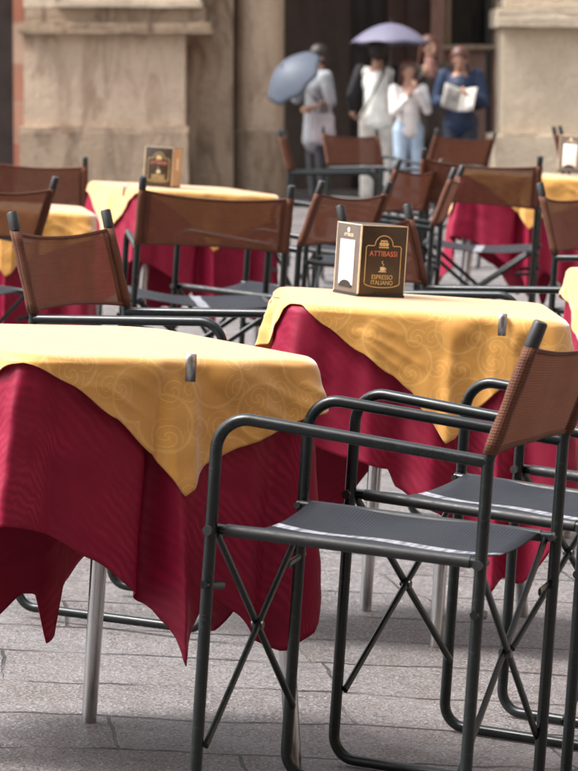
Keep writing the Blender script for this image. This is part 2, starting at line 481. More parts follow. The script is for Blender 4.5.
# ------------------------------------------------------------------ director chair
CD, CW = 0.4725, 0.4826
TR = 0.0105
def make_chair():
    root = thing('folding_chair', 'x', 'chair')
    for s in (-1, 1):
        x = s * CW / 2
        f, b = CD / 2, -CD / 2
        # one bent tube: back-rest post, rear leg, floor runner, front leg, arm
        loop = smooth_path([(x, b - 0.066, 0.882), (x, b - 0.001, 0.672), (x, b, 0.012), (x, f, 0.012), (x, f, 0.702), (x, b + 0.002, 0.667)],
                           [0.05, 0.045, 0.045, 0.055], 9)
        MB().tube(loop, TR, 16).build('side_frame', M['frame'], root)
        d = Vector((0, -0.068, 0.218)).normalized()
        p0 = Vector((x, b - 0.068, 0.888)) - d * 0.026
        MB().tube([p0, p0 + d * 0.040, p0 + d * 0.043], [0.0124, 0.0124, 0.0100], 16).build('post_cap', M['cap'], root)
        # seat rail with the end plugs
        xr = x - s * 0.004
        MB().tube([(xr - s * 0.014, b - 0.004, 0.497), (xr - s * 0.014, f + 0.004, 0.507)], 0.0092, 14).build('seat_rail', M['frame'], root)
        for yy, z in ((f, 0.507), (b, 0.497)):
            mb = MB().tube([(x - s * 0.035, yy, z), (x + s * 0.018, yy, z)], 0.0058, 12)
            mb.tube([(x + s * 0.012, yy, z), (x + s * 0.020, yy, z)], 0.0085, 12)
            mb.build('pivot_bolt', M['cap'], root)
    # X braces front and rear, flat bars
    for yy, inn in ((CD / 2, -1), (-CD / 2, 1)):
        for q, s in enumerate((-1, 1)):
            yo = yy + inn * (0.008 + 0.006 * q)
            a = Vector((s * (CW / 2 - 0.010), yo, 0.500)); b2 = Vector((-s * (CW / 2 - 0.004), yo, 0.140))
            MB().tube([a, b2], 0.0082, 10, flat=0.65).build('cross_brace', M['frame'], root)
        MB().tube([(0, yy + inn * 0.001, 0.318), (0, yy + inn * 0.022, 0.318)], 0.007, 10).build('brace_rivet', M['bolt'], root)
        for s in (-1, 1):
            z = 0.415
            a = Vector((s * (CW / 2 + 0.012), yy + inn * 0.004, z)); b2 = Vector((s * (CW / 2 - 0.070), yy + inn * 0.004, z - 0.010))
            lk = MB().tube([a, b2], 0.0075, 10, flat=0.4)
            lk.tube([(s * (CW / 2 + 0.006), yy + inn * 0.0, z), (s * (CW / 2 + 0.018), yy, z)], 0.0075, 10)
            lk.build('brace_link', M['frame'], root)
    # seat: a mesh sling that sags between the two rails
    nu, nv = 21, 17
    pts = []; uvs = []
    for j in range(nv):
        t = j / (nv - 1)
        y = -CD / 2 + 0.022 + t * (CD - 0.044)
        for i in range(nu):
            u = i / (nu - 1) * 2 - 1
            sag = 0.026 * (1 - u * u) * (0.8 + 0.25 * math.sin(t * PI)) + 0.003 * math.sin(9 * t + 3 * u)
            z = 0.512 + (t - 0.5) * 0.010 - sag
            if abs(u) > 0.985: z -= 0.004
            xx = u * (CW / 2 - 0.014)
            yy = y + 0.010 * (1 - u * u) * (1 if t < 0.5 else -1) * abs(t - 0.5) * 2
            pts.append((xx, yy, z)); uvs.append(((i / (nu - 1)) * 0.48 + 0.03, t * 0.43))
    # UV u runs front-back for the stripe
    uvs = [(v, u) for (u, v) in uvs]
    grid_mesh('seat', pts, nu, nv, uvs, M['seat'], root, 0.0018)
    for s in (-1, 1):
        hem = MB()
        hem.tube([(s * (CW / 2 - 0.018), -CD / 2 + 0.022, 0.4975), (s * (CW / 2 - 0.018), CD / 2 - 0.022, 0.5065)], 0.0108, 14)
        hem.build('seat_sleeve', M['cap'], root)
    # backrest: sling between the posts, sagging top edge, stitched sleeves
    d = Vector((0, -0.068, 0.218)).normalized()
    base = Vector((0, -CD / 2 - 0.003, 0.680))
    H = 0.190
    nu, nv = 29, 15
    pts = []; uvs = []
    for j in range(nv):
        t = j / (nv - 1)
        for i in range(nu):
            u = i / (nu - 1) * 2 - 1
            e = 1 - u * u
            h = t * H
            h += (-0.018 * e if t > 0.5 else 0.010 * e) * abs(t - 0.5) * 2
            bow = -0.020 * e * (0.75 + 0.25 * t) + 0.0025 * math.sin(7 * u + 4 * t) * e
            p = base + d * h + Vector((u * (CW / 2 - 0.001), bow, 0)) + Vector((0, 0, 0))
            pts.append(p); uvs.append((u * CW / 2 + 0.3, t * H))
    bk = grid_mesh('backrest', pts, nu, nv, uvs, M['brown'], root, 0.0012)
    # hem bands (double cloth) along top and bottom edges
    for t0, t1 in ((0.955, 1.003), (-0.003, 0.045)):
        pp = []; uu = []
        for t in (t0, (t0 + t1) / 2, t1):
            for i in range(nu):
                u = i / (nu - 1) * 2 - 1
                e = 1 - u * u
                h = t * H + (-0.018 * e if t > 0.5 else 0.010 * e) * abs(t - 0.5) * 2
                bow = -0.020 * e * (0.75 + 0.25 * t) + 0.0025 * math.sin(7 * u + 4 * t) * e
                pp.append(base + d * h + Vector((u * (CW / 2 - 0.001), bow, 0)))
                uu.append((u * CW / 2 + 0.3, t * H))
        grid_mesh('edge_hem', pp, nu, 3, uu, M['brown_hem'], bk, 0.0036)
    for s in (-1, 1):
        # sleeve round the post
        n, m = 18, 9
        pts = []; uvs = []
        for j in range(m):
            t = j / (m - 1)
            c = base + d * (t * H) + Vector((s * CW / 2, 0, 0))
            rr = 0.0128 + 0.0010 * math.sin(t * 13 + s)
            for i in range(n + 1):
                a = 2 * PI * i / n
                pts.append(c + Vector((math.cos(a) * rr, math.sin(a) * rr, 0))); uvs.append((i / n * 0.08, t * H))
        grid_mesh('post_sleeve', pts, n + 1, m, uvs, M['brown_hem'], bk, 0.0008)
        # the doubled flap beside the sleeve with its seams
        pp = []; uu = []
        for j in range(7):
            t = j / 6
            for i in range(6):
                u = s * (1 - 0.115 * i / 5)
                e = 1 - u * u
                h = t * H + (-0.018 * e if t > 0.5 else 0.010 * e) * abs(t - 0.5) * 2
                bow = -0.020 * e * (0.75 + 0.25 * t) + 0.0025 * math.sin(7 * u + 4 * t) * e
                pp.append(base + d * h + Vector((u * (CW / 2 - 0.001), bow, 0))); uu.append((u * CW / 2 + 0.3, t * H))
        grid_mesh('sleeve_flap', pp, 6, 7, uu, M['brown_hem'], bk, 0.0030)
    return root

chair0 = make_chair()
CG = 'folding director chairs set round the cafe tables'
chairs = [
    # x, y, heading (deg, direction the sitter faces), dz, label
    (0.186, 6.433, 161.4, 0, 'nearest dark metal director chair, its arm crossing in front of the near gold cloth'),
    (0.448, 7.050, 152.5, 0, 'director chair directly behind the nearest one, grey seat seen under its brown back'),
    (0.800, 7.680, 150.0, 0, 'director chair cut by the right edge, only its dark legs showing past the second chair'),
    (-0.274, 8.619, -23, .014, 'brown backed chair behind the nearest table, facing right with two black post caps up'),
    (-1.242, 12.984, 142, None, 'brown backed chair at the left edge, one post cap leaning over the gold cloth'),
    (-0.311, 12.467, 97, None, 'chair seen square from behind, gold cloth showing through its wide brown mesh back'),
    (-0.087, 12.90, 151, None, 'brown chair facing left whose back sags between posts, just behind the table menu box'),
    (0.488, 10.465, -24, None, 'brown chair partly hidden by the dark menu box, its long arms behind the second table'),
    (0.198, 15.632, 157, None, 'dark brown chair back leaning right, between the sagging chair and the edge-on chair'),
    (0.291, 14.542, 174, None, 'edge-on brown chair with two caps close together, left of the right-hand far table'),
    (0.763, 15.95, 85, None, 'wide brown chair back seen from behind against the far right gold and crimson table'),
    (1.150, 12.30, -25, None, 'brown chair at the right edge beside the far crimson tablecloth, facing right'),
    (0.171, 20.863, -2, None, 'small edge-on orange brown chair below the grey umbrella'),
    (0.484, 21.745, -41, None, 'small chair below the person in the white vest, brown back turned toward us'),
    (0.829, 24.2, 128, None, 'farthest brown chair back, below the person reading a newspaper'),
    (-1.132, 16.474, 82, None, 'brown chair back at the left edge in front of the stone pillar'),
    (1.700, 21.0, -8, None, 'thin edge-on chair back at the right edge below the cream pillar'),
]
for i, (x, y, h, dz, lab) in enumerate(chairs):
    c = chair0 if i == 0 else copy_tree(chair0)
    c.location = (x, y, gz(x, y) if dz is None else dz)
    c.rotation_euler = (0, 0, R(h - 90))
    c['label'] = lab; c['category'] = 'chair'; c['group'] = CG

M['brown_near'] = mat_mesh_fabric('brown_mesh_closed', (0.235, 0.092, 0.052), (0.310, 0.128, 0.078), 0.0052, 0.06)
for ch in chair0.children:
    if ch.name.startswith('backrest'):
        ch.material_slots[0].link = 'OBJECT'
        ch.material_slots[0].material = M['brown_near']
# ------------------------------------------------------------------ draped cloth (position based dynamics)
ZT = 0.752

TA, TRD = 0.315, 0.075
def perimeter(n):
    """rounded square outline; t = 0 in the middle of corner (-,-), then corner (+,-) at 1, (+,+) at 2, (-,+) at 3"""
    st = 2 * (TA - TRD); arc = PI * TRD / 2; q = st + arc
    out = []
    for k in range(n):
        t = 4.0 * k / n
        side = int(t); L = (t - side) * q
        if L < arc / 2:
            a = PI * 1.25 + L / TRD; c = (-(TA - TRD), -(TA - TRD)); p = (c[0] + TRD * math.cos(a), c[1] + TRD * math.sin(a)); nn = (math.cos(a), math.sin(a))
        elif L < arc / 2 + st:
            p = (-(TA - TRD) + L - arc / 2, -TA); nn = (0.0, -1.0)
        else:
            a = PI * 1.5 + (L - arc / 2 - st) / TRD; c = (TA - TRD, -(TA - TRD)); p = (c[0] + TRD * math.cos(a), c[1] + TRD * math.sin(a)); nn = (math.cos(a), math.sin(a))
        ca, sa = math.cos(side * PI / 2), math.sin(side * PI / 2)
        out.append((t, (p[0] * ca - p[1] * sa, p[0] * sa + p[1] * ca), (nn[0] * ca - nn[1] * sa, nn[0] * sa + nn[1] * ca)))
    return out

def curve(ctrl):
    """periodic (period 4) smooth interpolation of hem drops measured round the rim"""
    ctrl = sorted(ctrl)
    T = [c[0] for c in ctrl]; Y = [c[1] for c in ctrl]
    T = [T[-1] - 4] + T + [T[0] + 4]; Y = [Y[-1]] + Y + [Y[0]]
    def f(t):
        t = t % 4.0
        if t < T[1] : pass
        for k in range(len(T) - 1):
            if T[k] <= t <= T[k + 1]:
                u = (t - T[k]) / (T[k + 1] - T[k])
                u = u * 0.55 + (u * u * (3 - 2 * u)) * 0.45
                return Y[k] * (1 - u) + Y[k + 1] * u
        return Y[0]
    return f

def pdist(t, t0):
    d = (t - t0) % 4.0
    return d - 4 if d > 2 else d

from mathutils import noise as mnoise
def loft_cloth(name, hem, folds, mat, th, base, seed, nper=420, rows=46, crease=0.0022, clipt=(), under=None):
    """a square cloth lying on the top and hanging over the rim.
    folds: (t, width in t, outward metres at the hem, start depth 0..1, drift of t down the fold)"""
    h = curve(hem)
    pts = []; uvs = []
    per = perimeter(nper)
    inner = [0.0, 0.25, 0.5, 0.72, 0.86, 0.94, 0.975]
    R0 = 0.013
    grid = []
    outs = np.zeros((nper, 61))
    for ki, (t, B, nn) in enumerate(per):
        tail = []
        tan = (-nn[1], nn[0])
        col_ = []
        for f in inner:
            x, y = B[0] * f, B[1] * f
            z = ZT + th + 0.0008 * mnoise.noise(Vector((x * 14 + seed, y * 14, seed * 1.7))) * (1 if f < 0.93 else 0.3)
            z += 0.0011 * abs(mnoise.noise(Vector((x * 5 + y * 9, seed * 3.1, 2.0)))) * (f < 0.95)
            col_.append((x, y, z)); uvs.append((x + 3, y + 3))
        H = max(0.004, h(t))
        for j in range(rows):
            v = (j / (rows - 1)) ** 0.92
            d = v * H
            # rim rounding
            if d < R0 * 1.5:
                a = d / R0
                a = min(a, PI / 2)
                out = -R0 + R0 * math.sin(a); dz = R0 * (1 - math.cos(a))
                if d > R0 * PI / 2: dz = d - R0 * (PI / 2 - 1)
            else:
                out = 0.0; dz = d - R0 * (PI / 2 - 1)
            s_ = 0.0; lat = 0.0
            dep = d / 0.45
            for (t0, w, amp, st, dr) in folds:
                q = max(0.0, dep - st) / max(0.05, 1 - st)
                if q <= 0: continue
                ww = w * (0.55 + 0.55 * q)
                u = pdist(t, t0 + dr * q) / ww
                if abs(u) > 3: continue
                g = math.exp(-u * u)
                s_ += amp * g * q ** (0.65 if amp > 0.045 else 0.85)
                lat += -amp * 0.30 * u * g * q * 0.9
            out += s_ + base * dep
            n1 = mnoise.noise(Vector((t * 3.2 + seed, d * 5.0 - t * 1.3, seed)))
            n2 = mnoise.noise(Vector((t * 8.0 - d * 20.0, d * 9.0 + seed, seed * 2.0)))
            n3 = mnoise.noise(Vector((t * 22.0 + d * 30, d * 30.0 + seed, 5.0)))
            am = min(1.0, d / 0.06)
            out += am * (crease * 2.2 * n1 + crease * 1.1 * (0.5 - abs(n2)) * 2 + crease * 0.3 * n3)
            for (tc, wc, ac) in clipt:
                # pinch below a clip: the cloth is held at the rim and pouches on either side
                u = pdist(t, tc) / wc
                out += ac * (math.exp(-(u - 1.5) ** 2) + math.exp(-(u + 1.5) ** 2) - 0.8 * math.exp(-u * u * 4)) * math.exp(-((d - 0.035) / 0.035) ** 2)
            if under is not None:
                zi = min(58.999, max(0.0, dz) / 0.012); z0 = int(zi); fz = zi - z0
                best = 0
                for dk in (-3, -1, 0, 1, 3):
                    uu = under[(ki + dk) % nper]
                    best = max(best, uu[z0] * (1 - fz) + uu[z0 + 1] * fz) if dk != -3 else uu[z0] * (1 - fz) + uu[z0 + 1] * fz
                lim = best + 0.0055 - th
                if out < lim + 0.004: out = lim + 0.004 * math.exp((out - lim - 0.004) / 0.01)
            tail.append((dz, out + th))
            x = B[0] + nn[0] * (out + th) + tan[0] * lat
            y = B[1] + nn[1] * (out + th) + tan[1] * lat
            col_.append((x, y, ZT + th - dz))
            uvs.append((B[0] + nn[0] * d + 3, B[1] + nn[1] * d + 3))
        grid.append(col_)
        outs[ki] = np.interp(np.arange(61) * 0.012, [q_[0] for q_ in tail], [q_[1] for q_ in tail])
    m = len(inner) + rows
    vs = [p for c in grid for p in c]
    fs = []
    for k in range(nper):
        a, b = k * m, ((k + 1) % nper) * m
        for j in range(m - 1):
            if j == 0:
                fs.append((a, a + 1, b + 1))
            else:
                fs.append((a + j, a + j + 1, b + j + 1, b + j))
    me = bpy.data.meshes.new(name)
    me.from_pydata(vs, [], fs)
    ul = me.uv_layers.new(name='UVMap')
    flat = np.array(uvs, dtype=np.float32)
    idx = np.empty(len(me.loops), dtype=np.int32); me.loops.foreach_get('vertex_index', idx)
    ul.data.foreach_set('uv', flat[idx].ravel())
    bm = bmesh.new(); bm.from_mesh(me)
    bmesh.ops.remove_doubles(bm, verts=[v for v in bm.verts if abs(v.co.x) < 1e-5 and abs(v.co.y) < 1e-5], dist=0.01)
    bmesh.ops.recalc_face_normals(bm, faces=bm.faces)
    bm.to_mesh(me); bm.free()
    me.materials.append(mat)
    me.polygons.foreach_set('use_smooth', [True] * len(me.polygons))
    o = bpy.data.objects.new(name, me); COL.objects.link(o)
    sm = o.modifiers.new('solid', 'SOLIDIFY'); sm.thickness = 0.0014; sm.offset = 0
    return o, outs

# cloths of the near table: hem drops in metres below the rim, read round the rim
red_hem_a = [(0.0, .270), (0.08, .285), (0.22, .33), (0.40, .395), (0.45, .42), (0.475, .455), (0.51, .515), (0.55, .520), (0.59, .455), (0.65, .405), (0.72, .43), (0.82, .485), (0.89, .505), (0.94, .47), (0.99, .37), (1.12, .32),
             (1.4, .42), (1.52, .53), (1.62, .46), (1.95, .30), (2.05, .36), (2.14, .43), (2.225, .48), (2.26, .59), (2.285, .60), (2.335, .50), (2.37, .50), (2.47, .56), (2.7, .42), (3.0, .30), (3.3, .40), (3.46, .53), (3.6, .46), (3.84, .33), (3.93, .30)]
fold_a = [(-0.01, .040, .066, .02, .00), (0.09, .050, -.034, .04, .02), (0.29, .10, .012, .2, .02), (0.435, .036, -.070, .08, .01), (0.50, .050, .050, .08, 0.0), (0.60, .08, .012, .1, 0.0), (0.63, .06, -.020, .3, 0.0), (0.76, .06, .016, .2, .02), (0.86, .05, -.025, .1, 0),
          (0.97, .06, .045, .0, -.02), (1.12, .07, -.02, .1, 0), (1.35, .07, .03, .2, 0), (1.55, .06, -.03, .3, 0), (2.0, .07, .05, 0, 0), (2.3, .08, -.02, .2, 0), (2.6, .08, .03, .3, 0), (3.0, .06, .055, 0, 0),
          (3.25, .08, -.02, .1, 0), (3.5, .09, .035, .2, 0), (3.7, .07, -.02, .2, 0), (3.87, .05, -.022, .05, 0)]
top_hem_a = [(0.0, .022), (0.02, .024), (0.12, .055), (0.28, .115), (0.42, .180), (0.495, .250), (0.53, .240), (0.60, .195), (0.72, .165), (0.86, .135), (0.95, .105), (1.03, .085), (1.15, .10), (1.35, .18), (1.5, .235), (1.7, .15), (1.95, .07), (2.1, .06),
             (2.5, .24), (2.9, .06), (3.05, .05), (3.3, .15), (3.5, .23), (3.75, .13), (3.9, .055), (3.97, .026)]
ftop_a = [(0.0, .045, .030, .02, 0), (0.11, .060, -.006, .05, .0), (0.28, .08, .026, .05, .02), (0.455, .035, -.045, .02, .01), (0.54, .050, .046, .02, -.01), (0.70, .06, -.006, .05, 0.0), (0.80, .06, .018, .02, .0), (0.97, .08, .085, .0, .02),
          (1.3, .07, .02, .1, 0), (1.5, .05, -.01, .1, 0), (2.0, .07, .05, 0, 0), (2.5, .08, .02, .1, 0), (3.0, .06, .055, 0, 0), (3.5, .09, .035, .0, 0), (3.87, .05, .0, .05, 0)]
# cloths of the menu box table
red_hem_b = [(0.0, .30), (0.24, .34), (0.40, .36), (0.43, .40), (0.52, .435), (0.60, .45), (0.70, .52), (0.80, .615), (0.86, .585), (0.90, .60), (1.0, .42), (1.15, .33), (1.5, .36), (1.8, .58), (2.1, .36), (2.5, .36), (2.8, .58), (3.1, .35), (3.5, .37), (3.75, .55), (3.9, .40)]
fold_b = [(0.03, .05, .040, .0, .0), (0.14, .06, -.015, .05, 0), (0.30, .06, .022, .1, .02), (0.43, .05, -.030, .2, 0), (0.56, .06, .018, .2, 0), (0.68, .06, -.02, .2, 0), (0.80, .05, .035, .1, 0), (0.89, .03, -.03, .3, 0), (1.0, .075, .075, 0, 0),
          (1.3, .1, -.02, .1, 0), (1.6, .1, .03, .1, 0), (2.0, .07, .05, 0, 0), (2.5, .1, .02, .1, 0), (3.0, .06, .05, 0, 0), (3.4, .1, .03, .1, 0), (3.65, .07, -.015, .1, 0), (3.85, .07, .03, .0, 0)]
top_hem_b = [(0.0, .006), (0.03, .006), (0.12, .050), (0.26, .105), (0.38, .150), (0.46, .185), (0.52, .235), (0.60, .295), (0.635, .285), (0.70, .22), (0.80, .165), (0.92, .13), (1.02, .10), (1.2, .14), (1.5, .25), (1.8, .12), (2.0, .03), (2.5, .25),
             (2.95, .04), (3.2, .14), (3.5, .20), (3.7, .135), (3.85, .11), (3.93, .055), (3.98, .008)]
ftop_b = [(0.03, .05, .020, .0, .0), (0.30, .07, .020, .02, .02), (0.45, .05, -.004, .1, 0), (0.60, .055, .030, .05, 0), (0.74, .04, -.010, .0, -.02), (0.84, .05, .022, .0, 0), (1.0, .08, .08, 0, 0),
          (1.5, .1, .02, .1, 0), (2.0, .07, .05, 0, 0), (2.5, .1, .02, .1, 0), (3.0, .06, .05, 0, 0), (3.50, .08, .06, .0, 0), (3.68, .05, .02, .0, 0), (3.80, .07, .105, .0, 0)]
red_a, oa = loft_cloth('tablecloth', [(t_, h_ + 0.030) for t_, h_ in red_hem_a], fold_a, M['crimson'], 0.004, 0.020, 1.3)
top_a, _x = loft_cloth('table_topper', top_hem_a, ftop_a, M['gold'], 0.0085, 0.028, 4.1, rows=34, crease=0.0040, clipt=((0.55, .09, .012),), under=oa)
red_b, ob = loft_cloth('tablecloth', red_hem_b, fold_b, M['crimson'], 0.004, 0.022, 7.7)
top_b, _x = loft_cloth('table_topper', top_hem_b, ftop_b, M['gold'], 0.0085, 0.030, 9.2, rows=34, crease=0.0042, clipt=((0.76, .08, .012), (3.6, .09, .01)), under=ob)
used = set()

def make_table():
    root = thing('cafe_table', 'x', 'table')
    bm = bmesh.new()
    bmesh.ops.create_cube(bm, size=1.0)
    bmesh.ops.scale(bm, vec=(2 * TA - 0.016, 2 * TA - 0.016, 0.026), verts=bm.verts)
    ve = [e for e in bm.edges if abs(e.verts[0].co.z - e.verts[1].co.z) > 0.01]
    bmesh.ops.bevel(bm, geom=ve, offset=TRD, segments=6, profile=0.5, affect='EDGES')
    bm.transform(Matrix.Translation((0, 0, ZT - 0.016)))
    mb = MB(); bm.verts.index_update()
    mb.add([v.co[:] for v in bm.verts], [[v.index for v in f.verts] for f in bm.faces]); bm.free()
    mb.build('table_top', M['tabletop'], root)
    return root
def add_legs(root, feet):
    for (x, y, rub) in feet:
        x = max(-.34, min(.34, x)); y = max(-.34, min(.34, y))
        tx, ty = max(-.245, min(.245, x)), max(-.245, min(.245, y))
        l = MB().tube([(tx, ty, ZT - 0.03), (x, y, 0.016 if rub else 0.0)], [0.0185, 0.0145], 24).build('leg', M['chrome'], root)
        if rub:
            MB().tube([(x, y, 0.0), (x, y, 0.018)], [0.0162, 0.0162], 24).build('rubber_foot', M['rubber'], l)
def make_clip(name='tablecloth_clip'):
    """sprung steel clip, local origin at the rim, +X pointing outward"""
    mb = MB()
    w = 0.0095
    prof = [(-0.012, 0.010), (0.004, 0.0115), (0.0075, 0.009), (0.009, 0.000), (0.0105, -0.038)]
    for sgn in (1,):
        vs = []; fs = []
        for (u, z) in prof:
            vs += [(u, -w, z), (u, w, z)]
        for k in range(len(prof) - 1):
            fs.append((2 * k, 2 * k + 1, 2 * k + 3, 2 * k + 2))
        o = MB().add(vs, fs)
        mb.add(o.v, o.f)
    vs = [(0.0125, -w, -0.022), (0.0125, w, -0.022), (0.0125, w, -0.036), (0.0125, -w, -0.036), (-0.012, -w, -0.034), (-0.012, w, -0.034)]
    o = mb.build(name, M['clip'])
    m = o.modifiers.new('solid', 'SOLIDIFY'); m.thickness = 0.0016
    return o

def place(o, x, y, z, rz):
    o.location = (x, y, z); o.rotation_euler = (0, 0, rz)

clip0 = make_clip()
clip_used = [False]
def put_clip(tx, ty, tz, yaw, side_deg, shift, label, dz=0.0, out=0.008, twist=0.0):
    o = clip0
    if clip_used[0]:
        o = clip0.copy(); COL.objects.link(o)
    clip_used[0] = True
    a = yaw + R(side_deg)
    x = tx + math.cos(a) * (TA + out) - math.sin(a) * shift
    y = ty + math.sin(a) * (TA + out) + math.cos(a) * shift
    place(o, x, y, tz + ZT + 0.006 + dz, a + R(twist))
    tag(o, label, 'clip', 'steel tablecloth clips')

TG = 'square cafe tables'
tables = [
    # name, x, y, yaw deg, cloth variant, extra cloth rotation (multiples of 90), feet (world xy), labels
    ('near', -0.374, 6.950, 33, 'a', 0, [(-0.344, 7.206, 0), (0.056, 6.880, 0), (-0.80, 6.97, 0), (-0.68, 6.74, 0)],
     'table under the nearest gold and crimson cloths, bare steel legs on the paving',
     'nearest crimson cloth with long pointed corners, hanging nearly to knee height at left',
     'nearest gold cloth, bleached pale on top, pointed corner below its steel clip'),
    ('mid', 0.285, 8.720, 2, 'b', 0, [(-0.023, 8.40, 1), (0.218, 8.945, 0), (0.600, 9.02, 0), (0.37, 8.45, 0)],
     'table carrying the sharp menu box, steel legs seen between the chair legs',
     'crimson cloth under the menu box table, behind the two near armchairs',
     'gold cloth with scroll pattern under the sharp menu box'),
    ('left far', -0.50, 15.90, 24, 'a', 0, None,
     'table in front of the stone pillar, behind the chair seen square from behind',
     'crimson cloth of the table in front of the stone pillar',
     'gold cloth in front of the stone pillar, under the blurred menu box'),
    ('left edge', -1.10, 13.9, 8, 'a', 0, None,
     'table cut by the left edge behind the two left brown chairs',
     'crimson cloth at the left edge, seen low between brown chair backs',
     'gold cloth at the left edge between two brown chair backs'),
    ('right far', 1.04, 17.5, 0, 'a', 0, None,
     'far right table behind the wide see-through brown chair back',
     'bright crimson cloth behind the wide chair back at far right',
     'gold cloth with a long pointed corner at far right below the cream pillar'),
    ('right edge', 1.135, 10.35, 15, 'a', 180, None,
     'table almost wholly past the right edge, beside the scroll patterned cloth',
     'crimson cloth sliver at the right edge, right of the scroll patterned gold cloth',
     'small corner of gold cloth at the right edge, right of the second table'),
]
proto = {}
for k, (nm, x, y, yaw, var, extra, feet, l1, l2, l3) in enumerate(tables):
    z = gz(x, y)
    t = make_table()
    t.location = (x, y, z); t.rotation_euler = (0, 0, R(yaw))
    tag(t, l1, 'table', TG)
    if feet:
        inv = Matrix.Rotation(-R(yaw), 3, 'Z')
        lf = []
        for (fx, fy, rb) in feet:
            p = inv @ Vector((fx - x, fy - y, 0)); lf.append((p.x, p.y, rb))
    else:
        lf = [(sx * 0.27, sy * 0.27, 0) for sx in (-1, 1) for sy in (-1, 1)]
    add_legs(t, lf)
    for src, lab, cat, grp in (({'a': red_a, 'b': red_b}[var], l2, 'tablecloth', 'crimson tablecloths'),
                               ({'a': top_a, 'b': top_b}[var], l3, 'table topper', 'gold table toppers')):
        o = src
        if src.name in used:
            o = src.copy(); COL.objects.link(o)
        used.add(src.name)
        place(o, x, y, z, R(yaw + extra))
        tag(o, lab, cat, grp)

put_clip(-0.374, 6.950, 0, R(33), -90, 0.015, 'steel clip on the front rim of the nearest gold cloth', out=0.022, twist=-22)
put_clip(0.285, 8.720, 0, R(2), -90, 0.17, 'steel clip on the front rim of the menu box table, above the nearest chair back', out=0.016)
put_clip(0.285, 8.720, 0, R(2), 180, 0.10, 'steel clip on the left rim of the menu box table, at its hanging gold flap', -0.01, 0.02)
put_clip(-0.50, 15.90, gz(-0.47, 15.75), R(24), 180, 0.16, 'small steel clip at the left end of the far gold cloth before the stone pillar')

# ------------------------------------------------------------------ menu boxes with printing
_dg = None
def text_mesh(txt, size, mat, parent, name, loc, rot, extrude=0.0003, sx=1.0):
    cu = bpy.data.curves.new(name, 'FONT')
    cu.body = txt; cu.size = size; cu.align_x = 'CENTER'; cu.align_y = 'CENTER'; cu.extrude = extrude
    cu.resolution_u = 3
    t = bpy.data.objects.new(name + '_src', cu)
    COL.objects.link(t)
    dg = bpy.context.evaluated_depsgraph_get()
    dg.update()
    me = bpy.data.meshes.new_from_object(t.evaluated_get(dg))
    bpy.data.objects.remove(t)
    me.materials.clear(); me.materials.append(mat)
    o = bpy.data.objects.new(name, me); COL.objects.link(o)
    o.parent = parent; o.location = loc; o.rotation_euler = rot; o.scale = (sx, 1, 1)
    return o

